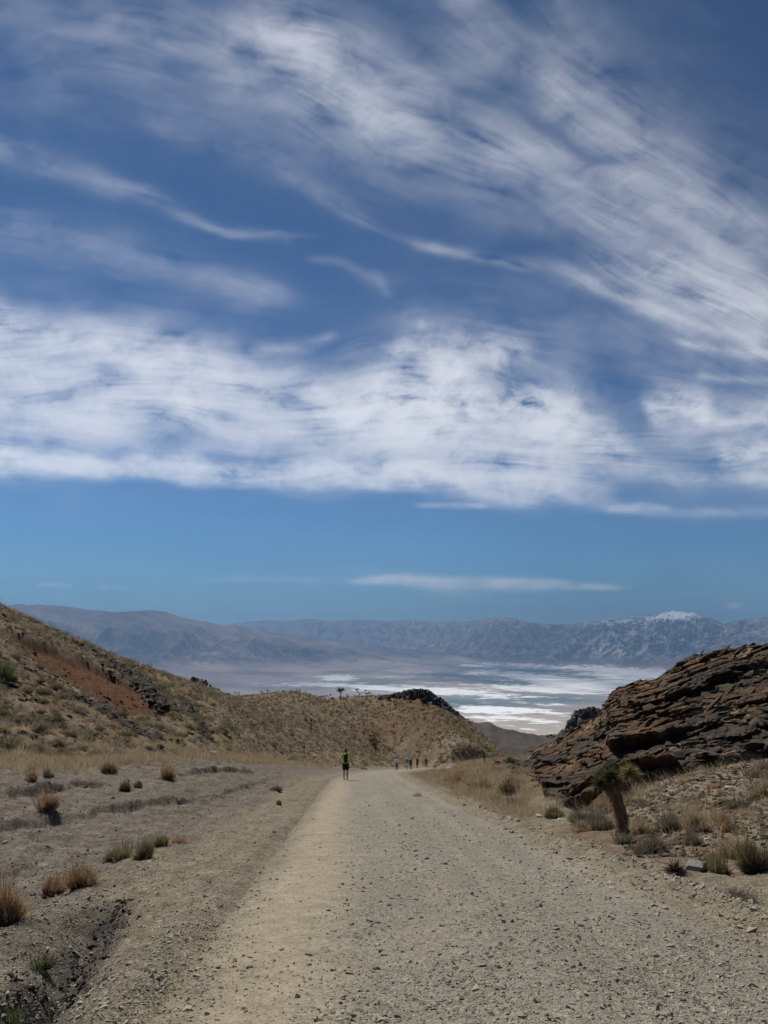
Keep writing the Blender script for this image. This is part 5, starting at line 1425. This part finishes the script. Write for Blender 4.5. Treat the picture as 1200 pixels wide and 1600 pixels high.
JT = [(532, 1091, 15, 'bushiest joshua tree on the crest of the middle hill', 5, 0.32, 0.40), (562, 1089, 12, 'crooked joshua tree on the crest between the bushy tree and the crag', 3, 0.75, 0.28),
      (575, 1089, 7, 'short stubby joshua tree on the crest just left of the dark crag', 2, 0.5, 0.5), (509, 1094, 8, 'low spreading joshua tree in the dip of the crest', 4, 0.9, 0.35),
      (418, 1086, 8, 'right one of two tiny single stemmed joshua trees on the far left crest', 1, 0.0, 0.42), (408, 1087, 6, 'left one of two tiny single stemmed joshua trees on the far left crest', 1, 0.0, 0.42),
      (486, 1141, 18, 'dark branching joshua tree halfway down the middle hill', 5, 0.5, 0.24), (370, 1088, 7, 'small joshua tree on the crest of the left hillside', 2, 0.5, 0.35),
      (587, 1180, 26, 'tall joshua tree above the road between the yellow shirted walker and the group', 4, 0.32, 0.22), (579, 1162, 13, 'smaller joshua tree behind the tall one above the walkers', 3, 0.4, 0.3),
      (475, 1179, 14, 'thin dark joshua tree stump at the foot of the left hillside', 1, 0.0, 0.30), (740, 1193, 17, 'wide bare limbed joshua tree beyond the bend of the road', 6, 0.65, 0.25),
      (757, 1195, 20, 'clustered joshua tree at the far end of the grassy berm', 4, 0.45, 0.30), (707, 1188, 11, 'slender joshua tree beyond the bend of the road', 1, 0.0, 0.28),
      (688, 1164, 12, 'joshua tree on the lower orange slope of the middle hill', 3, 0.5, 0.28), (723, 1130 + 30, 9, 'small joshua tree low on the right flank of the middle hill', 3, 0.5, 0.3)]
for i, (px, py, h_, lb, br, sp2_, hd) in enumerate(JT):
    joshua(px, py, h_, lb, 2000 + i, br, sp2_, hd, rmin=66 if py > 1185 and px > 700 else 60, leafn=60)
# the near one
p = hit1(974, 1300); d = p[1]; H_ = 92 * d / F
root = empty('joshua_tree', p); tag(root, 'nearest joshua tree, shaggy brown trunk and two spiky heads, before the rock outcrop', 'joshua tree')
u_ = d / F
tr_pts = np.array([(0, 0, -0.1), (-1 * u_, 0, 25 * u_), (-8 * u_, 0, 55 * u_), (-16 * u_, 0, 76 * u_)])
v, f = tube(tr_pts, [5 * u_, 4.5 * u_, 4.5 * u_, 4 * u_], 12); mesh_obj('trunk', v, f, M_BARK, root, smooth=True)
br_pts = np.array([(-9 * u_, 0, 57 * u_), (2 * u_, 1 * u_, 66 * u_), (9 * u_, 2 * u_, 78 * u_)])
v, f = tube(br_pts, [5 * u_, 4.5 * u_, 4 * u_], 10); mesh_obj('branch', v, f, M_BARK, root, smooth=True)
rg = np.random.default_rng(77); n = 1900
t = rg.random(n); c = np.stack([np.interp(t, [0, .3, .7, 1], tr_pts[:, k]) for k in range(3)], 1)
a_ = rg.uniform(0, 6.283, n); od = np.stack([np.cos(a_), np.sin(a_), np.zeros(n)], 1)
b0 = c + od * 4.0 * u_; L_ = rg.uniform(12, 26, (n, 1)) * u_
tip = b0 + od * L_ * rg.uniform(0.10, 0.55, (n, 1)) + np.array([0, 0, -1]) * L_ * 0.9
v, f, t_ = blades(b0, tip, 0.0075, rg, 0.1, 2, np.clip(0.5 + .25 * rg.normal(size=n), 0, 1)); mesh_obj('dead_leaves', v, f, V_DEADLEAF, root, attrs=dict(tint=t_))
for (hx, hz, R_, mt) in ((-17, 80, 25, V_JOSHUA), (-30, 70, 21, V_JOSHUA), (-8, 70, 18, V_DEADLEAF), (13, 84, 22, V_YELLOW)):
    v, f, t_ = spike_ball(int(hx + 90), 460, R_ * u_, -0.75, 0.0075, 0.3)
    mesh_obj('leaf_rosette', v + np.array([hx * u_, 0, hz * u_]), f, mt, root, attrs=dict(tint=t_))
# fallen stick in the ditch
p = hit1(118, 1500); v, f = tube([(-.12, .10, .03), (-.02, .03, .06), (.06, -.05, .05), (.16, -.14, .03)], [.008, .008, .006, .003], 6)
o = mesh_obj('dead_stick', v, f, plain('dry_stick_wood', (0.22, 0.18, 0.13), 0.9), smooth=True); o.location = p; tag(o, 'thin dry stick lying in the dark ditch', 'stick')
# ------------------------------------------------------------------ people
def mcol(name, c, rough=0.8): return plain(name, c, rough, 0.12, 14)
SKIN = mcol('skin', (0.45, 0.27, 0.19), 0.6)
def ball(bm, c, r):
    g = bmesh.ops.create_icosphere(bm, subdivisions=2, radius=1.0)
    r = r if isinstance(r, (tuple, list)) else (r, r, r)
    for v in g['verts']: v.co = Vector((v.co.x * r[0] + c[0], v.co.y * r[1] + c[1], v.co.z * r[2] + c[2]))
def limb(bm, pts, rad, ns=12):
    v, f = tube(pts, rad, ns)
    vs = [bm.verts.new(q) for q in v]
    for t in f: bm.faces.new([vs[k] for k in t])
    bm.faces.new([vs[k] for k in range(ns)][::-1])
    ball(bm, pts[0], rad[0]); ball(bm, pts[-1], rad[-1])
    for q, r in zip(pts[1:-1], rad[1:-1]): ball(bm, q, r)
def finish(bm, name, mat, parent, vox, smooth=4):
    me = bpy.data.meshes.new(name); bm.to_mesh(me); bm.free(); me.materials.append(mat)
    o = bpy.data.objects.new(name, me); COL.objects.link(o); o.parent = parent
    m = o.modifiers.new('fuse', 'REMESH'); m.mode = 'VOXEL'; m.voxel_size = vox; m.use_smooth_shade = True
    s = o.modifiers.new('soft', 'SMOOTH'); s.iterations = smooth; s.factor = 0.5
    return o

def person(px, py, dist, label, top, bottom, height=1.75, stride=0.25, arms=((0.10, 0.10), (0.10, -0.1)), long_sleeve=True, shorts=False, headgear=None, hair=(0.05, 0.035, 0.025), swing=1, vox=0.008, face_dir=0.0, elbows=0.0, extra=None, shoe=(0.35, 0.33, 0.30), lower=None, name='person', legskin=False):
    x, y, z = pix_dir(px, py); k = dist / y
    X, Y = x * k, y * k
    la = float(road_dist(np.array([X]), np.array([Y]))[0])
    Z = float(road_surf_z(np.array([X]), np.array([Y]), np.array([la]))[0])
    root = empty(name, (X, Y, Z), face_dir); tag(root, label, 'person', None)
    S = height / 1.75
    def q(*a): return tuple(S * t for t in a)
    st = stride * swing
    slope = -0.155
    # joints (figure looks along +Y, away from the camera)
    hipL, hipR = (-0.09, 0, 0.92), (0.09, 0, 0.92)
    kneeL = (-0.10, st * 0.55 + 0.04, 0.50); kneeR = (0.10, -st * 0.35 + 0.03, 0.49)
    ankL = (-0.10, st, 0.09 + slope * st); ankR = (0.10, -st, 0.10 - slope * st)
    shL, shR = (-0.19, 0, 1.43), (0.19, 0, 1.43)
    def arm(sh, sgn, a):
        out, fwd = a
        el = (sh[0] + sgn * (0.06 + out + elbows * 0.16), sh[1] + fwd * 0.8 - 0.02 - elbows * 0.03, sh[2] - 0.27 + elbows * 0.05)
        wr = (el[0] + sgn * (0.03 + out * 0.6 - elbows * 0.26), el[1] + fwd * 1.0 + 0.06 + elbows * 0.05, el[2] - 0.25 + elbows * 0.08)
        return el, wr
    elL, wrL = arm(shL, -1, arms[0]); elR, wrR = arm(shR, 1, arms[1])
    bm = bmesh.new()
    # torso, neck, head
    for c, r in (((0, 0, 0.95), (0.165, 0.115, 0.11)), ((0, 0, 1.06), (0.145, 0.10, 0.12)), ((0, 0.005, 1.18), (0.15, 0.105, 0.13)), ((0, 0, 1.32), (0.175, 0.115, 0.13)), ((0, 0, 1.42), (0.15, 0.085, 0.07))):
        ball(bm, q(*c), q(*r))
    limb(bm, [q(0, 0, 1.42), q(0, 0.01, 1.55)], q(0.06, 0.052))
    ball(bm, q(0, 0.02, 1.645), q(0.076, 0.095, 0.105)); ball(bm, q(0, 0.055, 1.585), q(0.05, 0.05, 0.05))
    ball(bm, q(0, 0.118, 1.625), q(0.014, 0.02, 0.022))                                  # nose
    ball(bm, q(-0.078, 0.01, 1.63), q(0.012, 0.022, 0.032)); ball(bm, q(0.078, 0.01, 1.63), q(0.012, 0.022, 0.032))   # ears
    ball(bm, q(0, 0.100, 1.585), q(0.026, 0.012, 0.009))                                 # lips
    for h, kn, an in ((hipL, kneeL, ankL), (hipR, kneeR, ankR)):
        mid = ((h[0] + kn[0]) / 2, (h[1] + kn[1]) / 2, (h[2] + kn[2]) / 2)
        calf = (kn[0] * 0.7 + an[0] * 0.3, kn[1] * 0.7 + an[1] * 0.3 - 0.015, kn[2] * 0.7 + an[2] * 0.3)
        limb(bm, [q(*h), q(*mid), q(*kn), q(*calf), q(*an)], q(0.088, 0.074, 0.052, 0.056, 0.036))
        limb(bm, [q(an[0], an[1] - 0.03, an[2] - 0.045), q(an[0], an[1] + 0.15, an[2] - 0.06)], q(0.035, 0.03))
    for sh, el, wr, sgn in ((shL, elL, wrL, -1), (shR, elR, wrR, 1)):
        limb(bm, [q(*sh), q(*el), q(*wr)], q(0.052, 0.040, 0.027))
        d_ = np.array(wr) - np.array(el); d_ /= np.linalg.norm(d_)
        w_ = np.array(wr); palm = w_ + d_ * 0.05
        limb(bm, [q(*w_), q(*palm), q(*(w_ + d_ * 0.085))], q(0.026, 0.033, 0.031))
        sd = np.array([0, 1.0, 0]) - d_ * d_[1]; sd /= np.linalg.norm(sd); inn = np.array([-sgn * 1.0, 0, 0])
        for fi, (o_, ln) in enumerate(((-0.030, 0.060), (-0.010, 0.074), (0.010, 0.080), (0.030, 0.070))):
            b_ = w_ + d_ * 0.088 + sd * o_
            m_ = b_ + d_ * ln * 0.55 + inn * 0.008; e_ = b_ + d_ * ln * 0.95 + inn * 0.028
            limb(bm, [q(*b_), q(*m_), q(*e_)], q(0.0095, 0.0088, 0.0078), 8)
        b_ = w_ + d_ * 0.03 + sd * 0.028; limb(bm, [q(*b_), q(*(b_ + sd * 0.025 + d_ * 0.028)), q(*(b_ + sd * 0.03 + d_ * 0.056 + inn * 0.01))], q(0.012, 0.0105, 0.009), 8)
    finish(bm, 'body', SKIN, root, vox, 2)
    for sx in (-0.03, 0.03):
        bm = bmesh.new(); ball(bm, q(sx, 0.108, 1.65), q(0.012, 0.008, 0.008)); finish(bm, 'eye', mcol('eye_dark', (0.02, 0.015, 0.01), 0.3), root, 0.002, 0)
    # shirt
    bm = bmesh.new()
    for c, r in (((0, 0, 0.98), (0.185, 0.135, 0.10)), ((0, 0, 1.08), (0.172, 0.125, 0.13)), ((0, 0, 1.2), (0.175, 0.13, 0.14)), ((0, 0, 1.33), (0.195, 0.135, 0.13)), ((0, 0, 1.425), (0.165, 0.10, 0.075))):
        ball(bm, q(*c), q(*r))
    for sh, el, wr in ((shL, elL, wrL), (shR, elR, wrR)):
        if long_sleeve: limb(bm, [q(*sh), q(*el), q(*wr)], q(0.068, 0.056, 0.042))
        else:
            m_ = tuple(sh[i] + (el[i] - sh[i]) * 0.72 for i in range(3)); limb(bm, [q(*sh), q(*m_)], q(0.070, 0.064))
    finish(bm, 'shirt', top, root, vox)
    # shorts or trousers
    bm = bmesh.new(); ball(bm, q(0, -0.005, 0.90), q(0.178, 0.135, 0.115))
    for h, kn, an in ((hipL, kneeL, ankL), (hipR, kneeR, ankR)):
        if shorts:
            m_ = tuple(h[i] + (kn[i] - h[i]) * 0.70 for i in range(3)); limb(bm, [q(*h), q(*m_)], q(0.104, 0.100))
        else: limb(bm, [q(*h), q(*kn), q(an[0], an[1], an[2] + 0.02)], q(0.104, 0.074, 0.056))
    finish(bm, 'shorts' if shorts else 'trousers', bottom, root, vox)
    for an in (ankL, ankR):
        bm = bmesh.new(); limb(bm, [q(an[0], an[1] - 0.035, an[2] - 0.035), q(an[0], an[1] + 0.06, an[2] - 0.045), q(an[0], an[1] + 0.17, an[2] - 0.058)], q(0.05, 0.046, 0.038)); finish(bm, 'shoe', mcol('shoe', shoe), root, vox)
    bm = bmesh.new(); ball(bm, q(0, -0.012, 1.668), q(0.086, 0.098, 0.098)); ball(bm, q(0, -0.045, 1.62), q(0.072, 0.06, 0.075)); finish(bm, 'hair', mcol('hair', hair), root, vox)
    if headgear:
        kind_, colr = headgear; mt = mcol('headgear', colr)
        bm = bmesh.new(); ball(bm, q(0, 0.0, 1.695), q(0.095, 0.11, 0.085))
        if kind_ == 'cap': limb(bm, [q(-0.05, 0.12, 1.68), q(0.05, 0.12, 1.68)], q(0.035, 0.035))
        if kind_ == 'brim': ball(bm, q(0, 0.01, 1.68), q(0.16, 0.17, 0.018))
        finish(bm, 'hat', mt, root, vox)
    return root, S

YEL = mcol('yellow_green_shirt', (0.50, 0.58, 0.13)); BLK = mcol('black_cloth', (0.012, 0.012, 0.014)); WHT = mcol('white_cloth', (0.72, 0.72, 0.72)); GRYT = mcol('dark_grey_cloth', (0.06, 0.058, 0.052))
BLU = mcol('blue_cloth', (0.08, 0.19, 0.36)); NAV = mcol('dark_navy_cloth', (0.02, 0.022, 0.032))

def backpack(root, S, mat, w, d, h, z0, label, name='backpack', panel=None):
    r = empty(name, root.location, root.rotation_euler.z); tag(r, label, 'backpack')
    bm = bmesh.new()
    for (cx, cz, rx, rz) in ((0, z0 + h * 0.5, w, h * 0.42), (0, z0 + h * 0.25, w * 0.92, h * 0.26), (0, z0 + h * 0.78, w * 0.85, h * 0.24)):
        ball(bm, (cx * S, (-0.13 - d) * S, cz * S), (rx * S, d * 1.3 * S, rz * S))
    finish(bm, 'pack_body', mat, r, 0.008)
    for sx in (-1, 1):
        bm = bmesh.new(); limb(bm, [(sx * 0.085 * S, -0.13 * S, (z0 + h * 0.85) * S), (sx * 0.11 * S, -0.02 * S, 1.50 * S), (sx * 0.12 * S, 0.135 * S, 1.40 * S), (sx * 0.13 * S, 0.14 * S, 1.22 * S), (sx * 0.16 * S, 0.02 * S, 1.10 * S), (sx * 0.09 * S, -0.13 * S, (z0 + 0.08) * S)], [0.018] * 6, 8); finish(bm, 'strap', mat, r, 0.006)
    bm = bmesh.new(); ball(bm, (0, (-0.13 - d * 2.15) * S, (z0 + h * 0.42) * S), (w * 0.66 * S, 0.03 * S, h * 0.22 * S)); finish(bm, 'pocket', panel or mat, r, 0.006)
    return r
hk, S_ = person(540, 1223, 47.5, 'nearest walker seen from behind in yellow green shirt, black shorts and dark red cap', YEL, BLK, 1.78, 0.17, ((0.08, -0.04), (0.06, 0.10)), False, True, ('cap', (0.16, 0.025, 0.025)), swing=1, shoe=(0.33, 0.26, 0.22))
backpack(hk, S_, BLK, 0.125, 0.075, 0.50, 0.98, 'black backpack on the back of the walker in the yellow green shirt', panel=mcol('dark_pocket', (0.05, 0.05, 0.06)))
bm = bmesh.new(); limb(bm, [(-0.03, -0.05, 1.55 * S_), (0.03, -0.05, 1.55 * S_)], [0.03, 0.03]); finish(bm, 'collar', WHT, hk, 0.008)
person(620, 1205, 113, 'walker in white long sleeved top and dark grey trousers, leftmost of the far group', WHT, GRYT, 1.76, 0.06, ((0.03, 0.0), (0.03, 0.03)), elbows=0.3, hair=(0.03, 0.025, 0.02))
pb, S2 = person(635.5, 1203, 122, 'far walker in blue top and white hat with hands on hips', BLU, WHT, 1.72, 0.05, ((0.05, 0.0), (0.05, 0.0)), shorts=True, elbows=0.9, headgear=('brim', (0.7, 0.7, 0.7)))
person(642, 1204.5, 121, 'far walker in dark clothes right beside the one in blue', NAV, GRYT, 1.62, 0.10, ((0.02, 0.0), (0.05, 0.1)), hair=(0.02, 0.015, 0.012))
person(652, 1200.5, 139, 'walker all in black with one elbow out, second from the right of the far group', BLK, NAV, 1.80, 0.06, ((0.10, 0.0), (0.02, 0.0)), elbows=0.5, hair=(0.02, 0.015, 0.012))
pe, S3 = person(666, 1200.5, 150, 'rightmost and farthest walker in black top and grey trousers', BLK, GRYT, 1.66, 0.05, ((0.03, 0.0), (0.03, 0.0)), elbows=0.3, hair=(0.02, 0.015, 0.012))
bm = bmesh.new(); r = empty('waist_bag', pe.location); tag(r, 'small tan bag at the waist of the farthest walker', 'bag')
ball(bm, (0, -0.17, 1.02), (0.10, 0.055, 0.06)); finish(bm, 'pouch', mcol('tan_cloth', (0.35, 0.3, 0.2)), r, 0.008)
bm = bmesh.new(); ball(bm, (0, 0, 1.02), (0.185, 0.15, 0.018)); finish(bm, 'belt', mcol('tan_cloth', (0.35, 0.3, 0.2)), r, 0.008)
